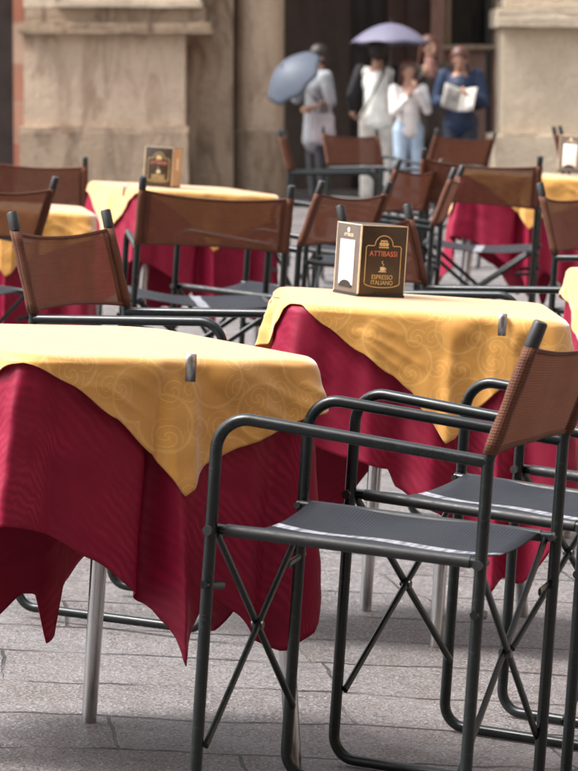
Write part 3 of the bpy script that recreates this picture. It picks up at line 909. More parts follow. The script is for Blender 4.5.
def make_menu_box(name='menu_box'):
    """0.114 wide front (local -Y), 0.112 deep, 0.168 high"""
    root = thing(name, 'x', 'menu box')
    W, D_, H = 0.124, 0.118, 0.170
    MB().box((0, 0, H / 2), (W, D_, H), None, 0.0012).build('box_body', M['box'], root)
    # base slab and cream edges
    MB().box((0, 0, 0.004), (W + 0.003, D_ + 0.003, 0.007), None, 0.001).build('base_rim', M['cap'], root)
    y = -D_ / 2 - 0.0006
    e = MB()
    for x0 in (-W / 2 + 0.001, W / 2 - 0.001):
        e.box((x0, y, H / 2 + 0.004), (0.0016, 0.0012, H - 0.008))
    e.box((0, y, H - 0.001), (W, 0.0012, 0.0022))
    xs_ = -W / 2 - 0.0006
    e.box((xs_, 0, H - 0.001), (0.0012, D_, 0.0022)); e.box((xs_, D_ / 2 - 0.001, H / 2), (0.0012, 0.0018, H - 0.008))
    e.box((xs_, -D_ / 2 + 0.0012, H / 2), (0.0014, 0.0016, H - 0.008))
    e.build('edge_trim', M['cream'], root)
    # outlined label on the front: rectangle with an arched head and rounded foot
    def outline(s, top=0.0):
        pts = []
        w, z0, z1 = 0.047 * s, 0.024, 0.118
        pts += [(-w, z0 + 0.012), (-w, z1), (-w + 0.004, z1 + 0.004), (-0.026, z1 + 0.004)]
        for k in range(0, 13):
            a = PI - PI * k / 12
            pts.append((0.024 * math.cos(a), z1 + 0.006 + 0.022 * math.sin(a)))
        pts += [(0.026, z1 + 0.004), (w - 0.004, z1 + 0.004), (w, z1), (w, z0 + 0.012)]
        for k in range(0, 13):
            a = -PI * k / 12
            pts.append((w * math.cos(a), z0 + 0.010 + 0.010 * math.sin(a)))
        return pts
    for s, rr, m in ((1.0, 0.0010, M['goldline']),):
        p = outline(s)
        P3 = [(a, y - 0.0002, b) for a, b in p]
        MB().tube(P3, rr, 6).build('label_outline', m, root)
    rot = (PI / 2, 0, 0)
    text_mesh('ATTIBASSI', 0.0175, M['redprint'], root, 'lettering', (0, y - 0.0004, 0.103), rot, sx=0.95)
    text_mesh('ESPRESSO', 0.0150, M['goldline'], root, 'lettering', (0, y - 0.0004, 0.048), rot, sx=0.88)
    text_mesh('ITALIANO', 0.0150, M['goldline'], root, 'lettering', (0, y - 0.0004, 0.035), rot, sx=0.88)
    # crest and cup emblem
    cr = MB()
    for k in (-1, 0, 1):
        cr.tube([(k * 0.008, y + 0.0004, 0.126), (k * 0.008, y - 0.0006, 0.126)], 0.0048, 12)
    cr.box((0, y, 0.1185), (0.026, 0.0012, 0.003)); cr.box((0, y, 0.1335), (0.018, 0.0012, 0.0035))
    cr.build('crest', M['goldline'], root)
    cup = MB()
    cup.box((0, y, 0.068), (0.012, 0.0012, 0.009)); cup.box((0, y, 0.0615), (0.020, 0.0012, 0.002))
    st = [(0.000 + 0.003 * math.sin(t * 1.6), y, 0.075 + t * 0.0028) for t in range(5)]
    cup.tube(st, 0.0007, 6)
    cup.tube([(0.006, y, 0.070), (0.0095, y, 0.069), (0.009, y, 0.0655), (0.006, y, 0.0655)], 0.0008, 6)
    cup.build('cup_emblem', M['cream'], root)
    # left side: grey brown face, white card in a slot
    MB().box((xs_ + 0.0002, 0, H / 2 + 0.003), (0.0008, D_ - 0.006, H - 0.012)).build('side_panel', M['box_side'], root)
    MB().box((xs_ - 0.0008, 0.002, 0.078), (0.0012, 0.070, 0.106), None, 0.0003).build('menu_card', M['white'], root)
    text_mesh('ATTIBASSI', 0.0110, M['cream'], root, 'lettering', (xs_ - 0.0006, 0, 0.142), (PI / 2, 0, -PI / 2), sx=0.9)
    pr = MB()
    pr.box((xs_ - 0.0016, 0.002, 0.088), (0.0005, 0.030, 0.0022)); pr.box((xs_ - 0.0016, 0.002, 0.112), (0.0005, 0.010, 0.010))
    pr.build('card_print', M['greyprint'], root)
    cs = MB()
    cs.tube([(xs_ + 0.0003, 0.002, 0.154), (xs_ - 0.0008, 0.002, 0.154)], 0.006, 12)
    cs.build('crest', M['cream'], root)
    sl = MB()
    ar = [(xs_ - 0.0022, 0.002 + 0.030 * math.cos(a), 0.020 + 0.016 * math.sin(a)) for a in [PI * k / 10 for k in range(11)]]
    sl.add([(p[0], p[1], p[2]) for p in ar] + [(xs_ + 0.001, p[1], p[2]) for p in ar], [tuple(range(11)), tuple(range(11, 22))[::-1]] + [(k, k + 1, 12 + k, 11 + k) for k in range(10)])
    sl.build('thumb_notch', M['cap'], root)
    # right side: tan card
    MB().box((W / 2 + 0.0005, 0, H / 2 + 0.003), (0.0010, D_ - 0.004, H - 0.010)).build('side_card', M['tan'], root)
    pc = MB()
    pc.box((W / 2 + 0.0014, 0, 0.10), (0.0006, 0.03, 0.05))
    pc.build('card_print', M['cream'], root)
    return root

box0 = make_menu_box()
ZC = ZT + 0.008
def put_box(x, y, z, rz, lab):
    o = box0 if not put_box.n else copy_tree(box0)
    put_box.n += 1
    o.location = (x, y, z); o.rotation_euler = (0, 0, R(rz))
    tag(o, lab, 'menu box', 'printed menu boxes on the tables')
put_box.n = 0
fd = Vector((math.cos(R(28)), math.sin(R(28)))); nd = Vector((-fd.y, fd.x))
c_ = Vector((0.146, 8.800)) + fd * 0.062 + nd * 0.059
put_box(c_.x, c_.y, ZC, 28, 'sharp dark brown menu box with gold lettering and a white card on its side')
put_box(-0.590, 15.84, gz(-0.5, 15.8) + ZC, -16, 'blurred dark menu box with tan side on the table before the stone pillar')
put_box(1.262, 17.55, gz(1.3, 17.4) + ZC, 62, 'menu box cut by the right edge, white card side toward us')

# ------------------------------------------------------------------ the portico behind (vertical lines plumb to the camera's level)
BT = Matrix.Translation((0, 0, CAMH)) @ Matrix.Rotation(-ROLL, 4, 'Y')   # level frame of the palace; z = 0 at eye height
GB = -1.47                                                                # its pavement below eye height
bld = thing('portico_building', 'old stone portico with pale pillars, dark doorway and barred window behind the cafe', 'building')
bld.matrix_world = BT
def bb(x0, x1, y0, y1, z0, z1, bev=0.02):
    return ((x0 + x1) / 2, (y0 + y1) / 2, (z0 + z1) / 2), (x1 - x0, y1 - y0, z1 - z0), None, bev
k40 = 40.0 / FPX
def X(px, d=40.0): return (px - 310) * d / FPX
def Z(py, d=40.0): return (62.5 - py) * d / FPX
def rough_box(name, specs, mat, parent, jit=0.012, cuts=6, seed=1):
    rnd = random.Random(seed)
    bm = bmesh.new()
    for (x0, x1, y0, y1, z0, z1) in specs:
        q = bmesh.new()
        bmesh.ops.create_cube(q, size=1.0)
        bmesh.ops.subdivide_edges(q, edges=list(q.edges), cuts=cuts, use_grid_fill=True)
        for v in q.verts:
            v.co = Vector((x0 + (v.co.x + .5) * (x1 - x0), y0 + (v.co.y + .5) * (y1 - y0), z0 + (v.co.z + .5) * (z1 - z0)))
            v.co += Vector((rnd.uniform(-jit, jit), rnd.uniform(-jit, jit), rnd.uniform(-jit, jit))) * 0.45
        me = bpy.data.meshes.new('t'); q.to_mesh(me); q.free()
        bm.from_mesh(me); bpy.data.meshes.remove(me)
    me = bpy.data.meshes.new(name); bm.to_mesh(me); bm.free()
    me.materials.append(mat)
    me.polygons.foreach_set('use_smooth', [True] * len(me.polygons))
    try: me.set_sharp_from_angle(angle=R(50))
    except Exception: pass
    o = bpy.data.objects.new(name, me); COL.objects.link(o); o.parent = parent
    return o
# left pillar
lp = rough_box('pillar', [(X(24), X(185), 40.0, 41.2, Z(126), Z(33))], M['stone_a'], bld, 0.014, 10, 2)
rough_box('plinth', [(X(20), X(188), 39.9, 41.3, GB - 0.3, Z(132))], M['stone_b'], lp, 0.012, 8, 3)
rough_box('ledge', [(X(20), X(188), 39.93, 41.3, Z(132) + 0.002, Z(125))], M['stone_a'], lp, 0.012, 10, 4)
rough_box('cornice', [(X(20), X(213), 39.84, 41.4, Z(33) + 0.002, Z(29)), (X(21), X(211), 39.92, 41.4, Z(29) + 0.003, Z(22)), (X(25), X(205), 40.02, 41.4, Z(22) + 0.003, Z(7))], M['stone_b'], lp, 0.006, 10, 5)
rough_box('upper_block', [(X(57), X(202), 39.9, 41.2, Z(7) + 0.003, Z(1)), (X(24), X(56), 40.05, 41.2, Z(7) + .003, 3.6), (X(56) + .003, X(200), 40.1, 41.2, Z(1) + 0.003, 3.6)], M['stone_c'], lp, 0.008, 10, 6)
rough_box('side_shaft', [(X(185) + .003, X(232), 40.5, 41.6, GB - .3, 3.6)], M['stone_b'], lp, 0.012, 8, 7)
cs = MB()
cs.tube([(X(258), 41.0, GB - .3), (X(258), 41.0, 3.6)], 0.27, 32)
cs.build('half_column', M['stone_a'], lp)
cb = MB()
cb.tube([(X(258), 41.0, GB - .3), (X(258), 41.0, Z(132)), (X(258), 41.0, Z(130))], [0.30, 0.30, 0.27], 32)
cb.build('column_base', M['stone_b'], lp)
rough_box('quoin_strip', [(X(11), X(22), 40.35, 41.2, GB - .3, 3.6)], M['brick'], bld, 0.004, 4, 8)
rough_box('doorway_dark', [(X(-60), X(10.5), 41.2, 41.4, GB - .3, 3.6)], M['darkwood'], bld, 0.0, 2, 9)  # dark slab filling the doorway opening, its shade put into the colour
# right pillar
rp = rough_box('pillar', [(X(502), X(690), 40.0, 41.6, Z(134), Z(27))], M['stone_c'], bld, 0.016, 10, 12)
rough_box('plinth', [(X(493), X(700), 39.85, 41.7, GB - .3, Z(134) - 0.002)], M['stone_c'], rp, 0.02, 10, 13)
rough_box('cornice', [(X(496), X(700), 39.8, 41.7, Z(26), Z(8)), (X(500), X(698), 39.9, 41.7, Z(27) + .002, Z(26) - .001), (X(503), X(700), 39.88, 41.7, Z(8) + .003, Z(-2))], M['stone_c'], rp, 0.014, 10, 14)
rough_box('upper_block', [(X(506), X(690), 40.05, 41.6, Z(-2) + .003, 3.6)], M['stone_a'], rp, 0.012, 8, 15)
# wall under the portico
wy = 44.0
def XW(px): return X(px, wy)
def ZW(py): return Z(py, wy)
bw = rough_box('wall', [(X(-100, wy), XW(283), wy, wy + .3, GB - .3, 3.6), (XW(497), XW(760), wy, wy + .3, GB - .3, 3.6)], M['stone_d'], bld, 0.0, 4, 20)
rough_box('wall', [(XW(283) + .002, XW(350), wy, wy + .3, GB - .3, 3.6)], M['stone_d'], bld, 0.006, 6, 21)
dr = MB(); dr.box(*bb(XW(350) + .003, XW(386), wy - .02, wy + .25, GB - .3, 3.2, 0.01)); do = dr.build('door', M['darkwood'], bld)
pn = MB()
for z0, z1 in ((GB + 0.1, GB + 0.7), (GB + 0.8, GB + 1.6), (GB + 1.7, GB + 2.5)):
    pn.box(*bb(XW(354), XW(366), wy - .045, wy - .021, z0, z1, 0.008)); pn.box(*bb(XW(370), XW(382), wy - .045, wy - .021, z0, z1, 0.008))
pn.build('door_panel', M['darkwood'], do)
MB().box(*bb(XW(386) + .003, XW(404), wy - .03, wy + .25, GB - .3, 3.3, 0.01)).build('door_frame', M['brownwood'], bld)
MB().box(*bb(XW(404) + .003, XW(430), wy, wy + .25, GB - .3, 3.3, 0.01)).build('shutter', M['brownwood'], bld)
rough_box('pilaster', [(XW(430), XW(443), wy - .12, wy + .2, GB - .3, 3.4)], M['stone_p'], bld, 0.006, 6, 22)
wn = MB()
wn.box(*bb(XW(443) + .003, XW(450), wy - .04, wy + .2, ZW(44), 2.2, 0.008)); wn.box(*bb(XW(489), XW(495), wy - .04, wy + .2, ZW(44), 2.2, 0.008))
wf = wn.build('window', M['stone_b'], bld)
MB().box(*bb(XW(450) + .002, XW(489) - .002, wy + .05, wy + .1, ZW(44), 2.2, 0.0)).build('pane', M['glass'], wf)
MB().box(*bb(XW(440), XW(498), wy - .14, wy + .2, ZW(49), ZW(44) - .003, 0.01)).build('sill', M['stone_a'], wf)
brs = MB()
for k in range(5):
    xx = XW(455 + k * 7.5); brs.tube([(xx, wy + .01, ZW(44)), (xx, wy + .01, 2.2)], 0.010, 8)
brs.build('window_bars', M['ironwork'], wf)
rough_box('wall', [(XW(443) + .003, XW(497), wy - .01, wy + .3, GB - .3, ZW(49) - .003)], M['stone_p'], bld, 0.006, 8, 23)
MB().tube([(XW(487), wy - .10, GB - .3), (XW(487), wy - .10, 3.4)], 0.035, 16).build('drainpipe', M['ironwork'], bld)
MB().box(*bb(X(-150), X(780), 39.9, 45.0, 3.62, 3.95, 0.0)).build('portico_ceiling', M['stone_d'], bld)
MB().box(*bb(X(-150), X(780), 40.0, 44.5, 3.96, 7.5, 0.0)).build('upper_wall', M['brick'], bld)

# unseen buildings added to block low sky, behind the camera and to the right
def house(name, label, boxes, win):
    root = thing(name, label, 'building')
    rough_box('wall', boxes, M['stone_b'], root, 0.0, 1, 40)
    wm = MB()
    for c, d_ in win:
        wm = MB(); wm.box(c, d_, None, 0.01); wm.build('window', M['glass'], root)
    return root
house('rear_shade_building', 'unseen house front added behind the viewer to shade the near surfaces',
      [(-14, 16, -6.5, -3.0, -0.1, 13.5)], [((x, -2.99, z_), (1.1, 0.06, 1.9)) for x in (-12, -8, -4, 0, 4, 8, 12) for z_ in (2.0, 6.0, 10.0)])
house('side_shade_building', 'unseen tall row of houses added on the right to block low sky light',
      [(15.0, 22, -2.0, 38, -0.1, 13.0)], [((14.99, y_, z_), (0.06, 1.1, 1.9)) for y_ in (2, 8, 14, 20, 26, 32) for z_ in (2.8, 6.4, 10.0)])
# ------------------------------------------------------------------ people
SK = mat_paint('skin', (0.36, 0.195, 0.135), 0.55, 0, 0.1, 8)
def cloth(name, col, rough=0.8): return mat_paint(name, col, rough, 0, 0.22, 9, 0.2)
HAIRD = cloth('dark_hair', (0.020, 0.013, 0.010), 0.5)
HAIRR = cloth('auburn_hair', (0.075, 0.026, 0.016), 0.5)
EYE = cloth('eye_dark', (0.02, 0.015, 0.012), 0.3)

def remesh(o, vox=0.010):
    m = o.modifiers.new('remesh', 'REMESH'); m.mode = 'VOXEL'; m.voxel_size = vox; m.use_smooth_shade = True
    s = o.modifiers.new('smooth', 'SMOOTH'); s.iterations = 3; s.factor = 0.5
    return o

def hand(mb, wrist, direction, palm_n, curl=0.5, side=1):
    """palm + four unequal fingers + thumb as capsules"""
    d = Vector(direction).normalized(); n = Vector(palm_n); n = (n - d * n.dot(d)).normalized()
    w = d.cross(n) * side
    W0 = Vector(wrist)
    mb.capsule(W0, W0 + d * 0.055, 0.024, 0.030)
    mb.capsule(W0 + d * 0.035 - w * 0.018, W0 + d * 0.075 - w * 0.022, 0.016, 0.014); mb.capsule(W0 + d * 0.035 + w * 0.018, W0 + d * 0.075 + w * 0.022, 0.016, 0.014)
    for k, L in enumerate((0.070, 0.080, 0.074, 0.058)):
        b = W0 + d * 0.080 + w * (0.027 - 0.018 * k)
        p = b; dd = d.copy(); q = L / 3
        for j in range(3):
            dd = (dd * math.cos(curl * 0.7) + n * math.sin(curl * 0.7)).normalized() if j or curl > 0.3 else dd
            p2 = p + dd * q; mb.capsule(p, p2, 0.0092 - j * 0.0008, 0.0086 - j * 0.0008, 10, 3); p = p2
    t0 = W0 + d * 0.025 + w * 0.026
    t1 = t0 + (d * 0.6 + w * 0.8 + n * 0.3).normalized() * 0.038
    t2 = t1 + (d * 0.9 + w * 0.2 + n * 0.5).normalized() * 0.030
    mb.capsule(t0, t1, 0.012, 0.010, 10, 3); mb.capsule(t1, t2, 0.010, 0.0085, 10, 3)

def make_person(label, xb, d, yaw, h, J, clothes, hair_style, hair_mat):
    """J: dict of joints (local, x = person's left, y = backwards... z up) at 1.70 m; facing -Y"""
    root = thing('person', label, 'person')
    gy = GB
    root.matrix_world = BT @ Matrix.Translation((xb, d, gy)) @ Matrix.Rotation(R(yaw), 4, 'Z') @ Matrix.Scale(h / 1.70, 4)
    g = lambda n: Vector(J[n])
    mb = MB()
    hd = g('head')
    hr = J.get('hrot', (0, 0, 0))
    rot = Matrix.Rotation(hr[2], 3, 'Z') @ Matrix.Rotation(hr[0], 3, 'X')
    H = lambda x, y, z: hd + rot @ Vector((x, y, z))
    mb.ell(H(0, 0.005, 0.02), (0.076, 0.092, 0.098), rot=rot); mb.ell(H(0, -0.022, -0.045), (0.052, 0.058, 0.062), rot=rot)
    mb.capsule(H(0, -0.086, 0.012), H(0, -0.104, -0.018), 0.009, 0.014, 10, 3)
    mb.ell(H(0, -0.078, -0.052), (0.024, 0.012, 0.009), 12, 8, rot)
    for s in (-1, 1):
        mb.ell(H(s * 0.078, 0.012, -0.005), (0.010, 0.018, 0.030), 10, 8, rot)
    ch = g('chest'); pv = g('pelvis')
    mb.capsule(H(0, 0.012, -0.06), ch + Vector((0, 0.005, 0.10)), 0.050, 0.062)
    for s in ('l', 'r'):
        sg = 1 if s == 'l' else -1
        sh, el, wr = g(s + 'sh'), g(s + 'el'), g(s + 'wr')
        mb.capsule(ch + Vector((0, 0, 0.05)), sh - Vector((0, 0, 0.008)), 0.076, 0.048)
        mb.capsule(sh, el, 0.050, 0.038); mb.capsule(el, wr, 0.038, 0.024)
        hn = J.get(s + 'hand', ((wr - el).normalized(), (-sg, 0, 0)))
        hand(mb, wr, hn[0], hn[1], J.get('curl', 0.6), sg)
        hp, kn, an = g(s + 'hip'), g(s + 'kn'), g(s + 'an')
        mb.capsule(pv, hp, 0.10, 0.092); mb.capsule(hp, kn, 0.090, 0.056); mb.capsule(kn, an, 0.056, 0.036)
        mb.capsule(an + Vector((0, 0.02, -0.05)), an + Vector((0.01 * sg, -0.14, -0.058)), 0.034, 0.028)
    mb.capsule(ch, pv, 0.115, 0.118); mb.ell(ch + Vector((0, 0, 0.02)), (0.155, 0.105, 0.14)); mb.ell(pv, (0.150, 0.110, 0.11))
    body = remesh(mb.build('body', SK, root), 0.008)
    ey = MB()
    for s in (-1, 1):
        ey.ell(H(s * 0.031, -0.080, 0.014), (0.009, 0.007, 0.0045), 10, 6, rot)
    ey.build('eyes', EYE, body)
    # hair
    hb = MB()
    hb.ell(H(0, 0.026, 0.046), (0.096, 0.104, 0.098), rot=rot); hb.ell(H(0, 0.045, -0.01), (0.088, 0.085, 0.10), rot=rot)
    if hair_style == 'long':
        for k in range(9):
            a = PI * (k / 8)
            x = 0.075 * math.cos(a); y = 0.02 + 0.065 * math.sin(a)
            hb.capsule(H(x, y, 0.03), H(x * 1.25, y * 1.15 + 0.01, -0.20 - 0.03 * math.sin(k * 2.1)), 0.028, 0.017, 10, 3)
    elif hair_style == 'mid':
        for k in range(9):
            a = PI * (k / 8)
            x = 0.074 * math.cos(a); y = 0.02 + 0.062 * math.sin(a)
            hb.capsule(H(x, y, 0.03), H(x * 1.08, y * 1.05, -0.09), 0.027, 0.018, 10, 3)
    # cut the fringe clear of the face
    remesh(hb.build('hair', hair_mat, root), 0.009)
    for nm, mat, fn in clothes:
        cm = MB(); fn(cm, g)
        remesh(cm.build(nm, mat, root), 0.010)
    return root

def std(**kw):
    J = dict(head=(0, -0.01, 1.585), chest=(0, 0, 1.27), pelvis=(0, 0, 0.95), lsh=(0.175, 0, 1.385), rsh=(-0.175, 0, 1.385),
             lel=(0.23, 0.03, 1.11), rel=(-0.23, 0.03, 1.11), lwr=(0.24, -0.05, 0.88), rwr=(-0.24, -0.05, 0.88),
             lhip=(0.085, 0, 0.90), rhip=(-0.085, 0, 0.90), lkn=(0.10, -0.01, 0.49), rkn=(-0.10, -0.01, 0.49), lan=(0.11, 0.02, 0.09), ran=(-0.11, 0.02, 0.09))
    J.update(kw)
    return J
V = Vector
def torso(m, g, ex=0.012, low=0.0, flare=0.0):
    ch, pv = g('chest'), g('pelvis')
    m.capsule(ch + V((0, 0, 0.0)), pv + V((0, 0, 0.02 - low)), 0.118 + ex, 0.118 + ex + flare)
    m.ell(ch + V((0, 0, -0.01)), (0.150 + ex, 0.106 + ex, 0.150))
    m.ell(pv + V((0, 0, 0.0 - low)), (0.152 + ex + flare, 0.112 + ex + flare, 0.10))
    for s in ('lsh', 'rsh'):
        p_ = ch + V((0, 0, 0.05)); m.capsule(p_, p_ + (g(s) - p_) * 0.86 - V((0, 0, 0.012)), 0.080, 0.052 + ex * .5)
def sleeves(m, g, ex=0.012, full=True):
    for s in ('l', 'r'):
        m.capsule(g(s + 'sh'), g(s + 'el'), 0.051 + ex, 0.042 + ex)
        if full:
            e, w = g(s + 'el'), g(s + 'wr')
            m.capsule(e, e + (w - e) * 0.93, 0.041 + ex, 0.029 + ex)
def trousers(m, g, ex=0.012, hem=0.055):
    m.ell(g('pelvis') + V((0, 0, 0.01)), (0.152 + ex, 0.112 + ex, 0.11))
    for s in ('l', 'r'):
        m.capsule(g('pelvis'), g(s + 'hip'), 0.10 + ex, 0.094 + ex)
        m.capsule(g(s + 'hip'), g(s + 'kn'), 0.092 + ex, 0.062 + ex); m.capsule(g(s + 'kn'), g(s + 'an') + V((0, 0, 0.03)), 0.062 + ex, hem)
def shoes(m, g):
    for s, sg in (('l', 1), ('r', -1)):
        a = g(s + 'an')
        m.capsule(a + V((0, 0.03, -0.045)), a + V((0.01 * sg, -0.15, -0.055)), 0.046, 0.040)

def Xp(px, d=38.8): return (px - 310) * d / FPX
BLK = cloth('black_cloth', (0.014, 0.014, 0.017)); WVEST = cloth('off_white_cloth', (0.78, 0.77, 0.72)); LINEN = cloth('pale_linen', (0.66, 0.62, 0.56))
GRYB = cloth('pale_grey_cloth', (0.25, 0.26, 0.28)); GRYC = cloth('grey_coat_cloth', (0.17, 0.17, 0.185)); JEAN = cloth('light_jeans', (0.36, 0.46, 0.58))
CREAM = cloth('cream_knit', (0.74, 0.70, 0.68)); DENIM = cloth('blue_denim', (0.007, 0.018, 0.050)); NAVY = cloth('dark_trousers', (0.016, 0.020, 0.036))
BRN = cloth('dark_brown_cloth', (0.045, 0.034, 0.028)); SHOE = cloth('dark_leather', (0.02, 0.016, 0.013), 0.4); PINK = cloth('dusky_scarf', (0.22, 0.10, 0.085))

# 1 man in the white vest, back to us, arm up under the umbrella
P1 = make_person('person seen from behind in off-white vest with black sleeves and a diagonal bag strap', Xp(377), 38.8, 180, 1.72,
    std(rel=(-0.21, -0.02, 1.14), rwr=(-0.13, -0.22, 1.24), rhand=((0.2, -0.3, 1), (1, 0, 0)), lel=(0.265, 0.02, 1.13), lwr=(0.255, -0.03, 0.99), curl=1.0),
    [('sleeves', BLK, lambda m, g: sleeves(m, g, 0.010)), ('vest', WVEST, lambda m, g: torso(m, g, 0.018, 0.10, 0.015)),
     ('trousers', LINEN, lambda m, g: trousers(m, g, 0.016, 0.07)), ('shoes', SHOE, shoes)], 'short', HAIRD)
st = MB()
st.tube([(-0.10, 0.05, 1.46), (-0.06, 0.135, 1.36), (0.03, 0.155, 1.18), (0.12, 0.15, 1.00), (0.19, 0.09, 0.88)], 0.016, 8, flat=0.3)
st.build('bag_strap', SHOE, P1)
# 2 girl in the cream sweater, hands at her mouth
P2 = make_person('smaller person in cream sweater and pale jeans with hands raised to the mouth', Xp(407), 38.5, 14, 1.48,
    std(lel=(0.20, -0.12, 1.14), lwr=(0.05, -0.20, 1.38), rel=(-0.20, -0.10, 1.12), rwr=(-0.08, -0.24, 1.28), lhand=((-0.4, 0.15, 1), (0, 1, 0)), rhand=((0.4, 0.1, 1), (0, 1, 0)), hrot=(0.1, 0, 0)),
    [('sweater', CREAM, lambda m, g: (torso(m, g, 0.014, 0.05), sleeves(m, g, 0.012))), ('jeans', JEAN, lambda m, g: trousers(m, g, 0.010, 0.06)), ('shoes', SHOE, shoes)], 'long', HAIRR)
# 3 woman with auburn hair, dark coat
P3 = make_person('person with auburn hair and long dark coat, one hand raised, behind the newspaper reader', Xp(430), 39.3, 12, 1.74,
    std(rel=(-0.23, -0.06, 1.12), rwr=(-0.10, -0.22, 1.30), rhand=((0.3, 0, 1), (0, 1, 0)), hrot=(0.08, 0, 0.2)),
    [('coat', BRN, lambda m, g: (torso(m, g, 0.02, 0.25, 0.03), sleeves(m, g, 0.014))), ('trousers', BRN, lambda m, g: trousers(m, g, 0.012, 0.06)),
     ('scarf', PINK, lambda m, g: m.capsule(V((0, -0.05, 1.44)), V((0, -0.10, 1.30)), 0.06, 0.045)), ('shoes', SHOE, shoes)], 'long', HAIRR)
# 4 reader in blue
P4 = make_person('person in blue denim jacket with head bent over an open newspaper', Xp(458), 38.3, -10, 1.66,
    std(head=(0, -0.09, 1.54), chest=(0, -0.02, 1.26), hrot=(0.42, 0, 0), lel=(0.25, -0.06, 1.10), lwr=(0.14, -0.27, 1.17), rel=(-0.25, -0.06, 1.10), rwr=(-0.14, -0.27, 1.12),
        lhand=((-0.5, -0.5, 0.2), (0, 0, 1)), rhand=((0.5, -0.5, 0.2), (0, 0, 1)), curl=0.9),
    [('jacket', DENIM, lambda m, g: (torso(m, g, 0.026, 0.08, 0.01), sleeves(m, g, 0.020))), ('trousers', NAVY, lambda m, g: trousers(m, g, 0.014, 0.06)), ('shoes', SHOE, shoes)], 'short', HAIRR)
# 5 woman with grey umbrella
P5 = make_person('person in grey and white with black trousers carrying the tilted grey umbrella', Xp(318), 38.6, -62, 1.64,
    std(rel=(-0.22, -0.14, 1.15), rwr=(-0.12, -0.26, 1.26), rhand=((0.1, -0.3, 1), (1, 0, 0)), lel=(0.24, 0.02, 1.12), lwr=(0.17, -0.16, 1.06), curl=1.0, hrot=(0.2, 0, 0)),
    [('coat', GRYC, lambda m, g: torso(m, g, 0.018, 0.24, 0.035)), ('blouse', GRYB, lambda m, g: (m.ell(g('chest') + V((0, 0, 0.03)), (0.185, 0.135, 0.165)), sleeves(m, g, 0.018, False))),
     ('trousers', BLK, lambda m, g: trousers(m, g, 0.014, 0.06)), ('shoes', SHOE, shoes)], 'short', HAIRD)

def make_umbrella(label, col, tip, axis, rad, hgt, grip):
    """tip = top centre in level frame, axis = unit pointing from grip to tip"""
    root = thing('umbrella', label, 'umbrella', group=None)
    a = Vector(axis).normalized()
    q = Vector((0, 0, 1)).rotation_difference(a).to_matrix().to_4x4()
    root.matrix_world = BT @ Matrix.Translation(tip) @ q
    n, m = 48, 10
    vs = [(0, 0, 0)]; fs = []
    for j in range(1, m + 1):
        t = j / m
        for k in range(n):
            an = 2 * PI * k / n
            seg = abs(((k / (n / 8)) % 1) - 0.5) * 2      # 1 at rib, 0 mid gore
            rr = rad * t * (0.94 + 0.06 * seg)
            z = -hgt * (t ** 1.9) + 0.018 * (1 - seg) * t * t
            vs.append((rr * math.cos(an), rr * math.sin(an), z))
    for k in range(n): fs.append((0, 1 + k, 1 + (k + 1) % n))
    for j in range(m - 1):
        for k in range(n):
            o = 1 + j * n
            fs.append((o + k, o + n + k, o + n + (k + 1) % n, o + (k + 1) % n))
    me = MB().add(vs, fs)
    mt = NT(label[:12] + '_cloth')
    mt.b.inputs['Base Color'].default_value = c4(col); mt.b.inputs['Roughness'].default_value = 0.55
    nn = mt.noise(mt.coord(), 9, 3); mt.set(mt.b.inputs['Base Color'], mt.mix(nn, c4(tuple(c * 0.85 for c in col)), c4(tuple(min(1, c * 1.12) for c in col))))
    tr = mt.n('ShaderNodeBsdfTranslucent', {'Color': c4(col)})
    mx = mt.n('ShaderNodeMixShader', {0: 0.3, 1: mt.b.outputs[0], 2: tr.outputs[0]})
    mt.t.links.new(mx.outputs[0], mt.out.inputs[0])
    cn = me.build('canopy', mt.m, root, angle=20)
    so = cn.modifiers.new('s', 'SOLIDIFY'); so.thickness = 0.0015
    for k in range(8):
        an = 2 * PI * (k + 0.0) / 8 + PI / 8 * 0
        pts = [(rad * t * math.cos(an), rad * t * math.sin(an), -hgt * (t ** 1.9) - 0.008) for t in [i / 8 for i in range(9)]]
        MB().tube(pts, 0.003, 6).build('rib', M['bolt'], root)
    MB().tube([(0, 0, 0.045), (0, 0, -grip)], 0.006, 10).build('shaft', M['bolt'], root)
    hp = [(0, 0, -grip + 0.10), (0, 0, -grip)] + [(0.03 - 0.03 * math.cos(t), 0, -grip - 0.03 * math.sin(t)) for t in [PI * i / 6 for i in range(1, 7)]]
    MB().tube(hp, 0.011, 10).build('handle', M['cap'], root)
    return root
z = lambda py, d=38.8: (62.5 - py) * d / FPX
make_umbrella('lavender umbrella held over the white vested person and the girl', (0.20, 0.19, 0.27), (Xp(390), 38.68, z(23)), (0.02, 0.04, 1), 0.42, 0.215, 0.66)
make_umbrella('tilted grey blue umbrella beside the pale stone pillar', (0.105, 0.125, 0.165), (Xp(283), 38.0, z(66, 38.0)), (-0.62, -0.50, 0.62), 0.345, 0.19, 0.60)
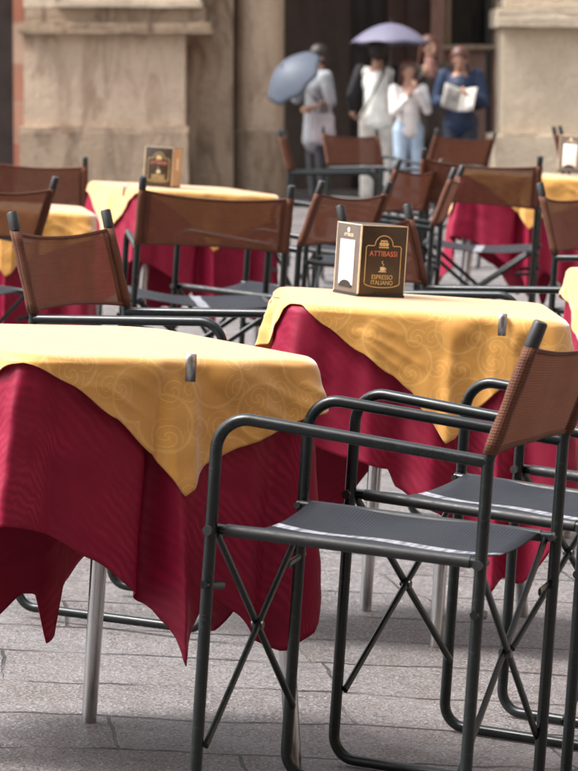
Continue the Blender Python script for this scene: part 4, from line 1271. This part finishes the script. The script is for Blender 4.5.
# newspaper
np_ = thing('newspaper', 'open newspaper held by the person in blue denim', 'newspaper')
np_.matrix_world = BT @ Matrix.Translation((Xp(456), 37.97, z(98))) @ Matrix.Rotation(R(-12), 4, 'Z') @ Matrix.Rotation(R(8), 4, 'Y') @ Matrix.Rotation(R(-24), 4, 'X') @ Matrix.Scale(0.82, 4)
for s in (-1, 1):
    pts = []; uu = []
    for j in range(6):
        for i in range(6):
            u, v = i / 5, j / 5
            pts.append((s * u * 0.20, -0.09 * u + 0.02 * math.sin(u * 3 + v * 2), (v - 0.5) * 0.30)); uu.append((u, v))
    pg = grid_mesh('page', pts, 6, 6, uu, M['news'], np_, 0.002)
    pr = MB()
    rn = random.Random(4 + s)
    for c in range(2):
        for r_ in range(9):
            if r_ in (2, 3, 4) and c == (0 if s < 0 else 1): continue
            x0 = s * (0.018 + c * 0.088 + 0.038); u = abs(x0) / 0.20
            pr.box((x0, -0.09 * u + 0.02 * math.sin(u * 3 + 1) - 0.006, -0.125 + r_ * 0.029), (0.070 * rn.uniform(.8, 1), 0.001, 0.012), Matrix.Rotation(-s * 0.34, 3, 'Z'))
    pr.box((s * (0.06 if s < 0 else 0.145), -0.045, -0.02), (0.07, 0.0015, 0.085), Matrix.Rotation(-s * 0.4, 3, 'Z'))
    pr.build('print_blocks', M['ink'], pg)
# bags
def bag(label, mat, loc, dims, strap):
    root = thing('shoulder_bag', label, 'bag')
    root.matrix_world = BT @ Matrix.Translation(loc)
    mb = MB(); mb.box((0, 0, 0), dims, None, min(dims) * 0.35)
    mb.ell((0, 0, -dims[2] * 0.15), (dims[0] * 0.55, dims[1] * 0.6, dims[2] * 0.42))
    remesh(mb.build('bag_body', mat, root), 0.010)
    MB().tube(strap, 0.009, 8).build('strap', mat, root)
bag('black shoulder bag at the side of the newspaper reader', BLK, (Xp(475), 38.4, z(98)), (0.13, 0.10, 0.20), [(-0.04, 0, 0.08), (-0.07, -0.03, 0.25), (-0.12, 0.02, 0.40), (-0.10, 0.08, 0.2), (0.0, 0.06, 0.08)])
bag('pale pinkish grey cloth bag hanging by the person with the grey umbrella', cloth('pale_bag_cloth', (0.36, 0.31, 0.33)), (Xp(323), 38.2, z(126)), (0.22, 0.12, 0.30), [(-0.06, 0, 0.10), (-0.04, 0.03, 0.30), (0.02, 0.12, 0.42), (0.06, 0.06, 0.25), (0.07, 0, 0.10)])

# ------------------------------------------------------------------ light
w = bpy.data.worlds.new('World'); S.world = w; w.use_nodes = True
nt = w.node_tree
SUN_EL, SUN_AZ = R(53), R(184)      # azimuth measured from +X towards +Y: from the left, a little behind
sky = nt.nodes.new('ShaderNodeTexSky'); sky.sky_type = 'NISHITA'; sky.sun_disc = False
sky.sun_elevation = SUN_EL
sky.sun_rotation = PI / 2 - SUN_AZ
sky.air_density = 1.0; sky.dust_density = 5.0; sky.ozone_density = 1.0
hs = nt.nodes.new('ShaderNodeHueSaturation'); hs.inputs['Saturation'].default_value = 0.32
bg = nt.nodes['Background']; bg.inputs['Strength'].default_value = 0.105
nt.links.new(sky.outputs[0], hs.inputs['Color']); nt.links.new(hs.outputs[0], bg.inputs['Color'])
sl = bpy.data.lights.new('sun', 'SUN'); sl.energy = 1.5; sl.angle = R(22); sl.color = (1.0, 0.97, 0.93)
so = bpy.data.objects.new('sun', sl); COL.objects.link(so)
dv = Vector((math.cos(SUN_EL) * math.cos(SUN_AZ), math.cos(SUN_EL) * math.sin(SUN_AZ), math.sin(SUN_EL)))
so.rotation_euler = dv.to_track_quat('Z', 'Y').to_euler()
so.location = (0, 0, 10)

S.view_settings.view_transform = 'Standard'
S.view_settings.look = 'None'
S.view_settings.exposure = 1.88
S.view_settings.gamma = 1.0
S.view_settings.use_curve_mapping = False
S.render.engine = 'CYCLES'
S.cycles.use_denoising = True
S.cycles.max_bounces = 8
S.cycles.transparent_max_bounces = 16
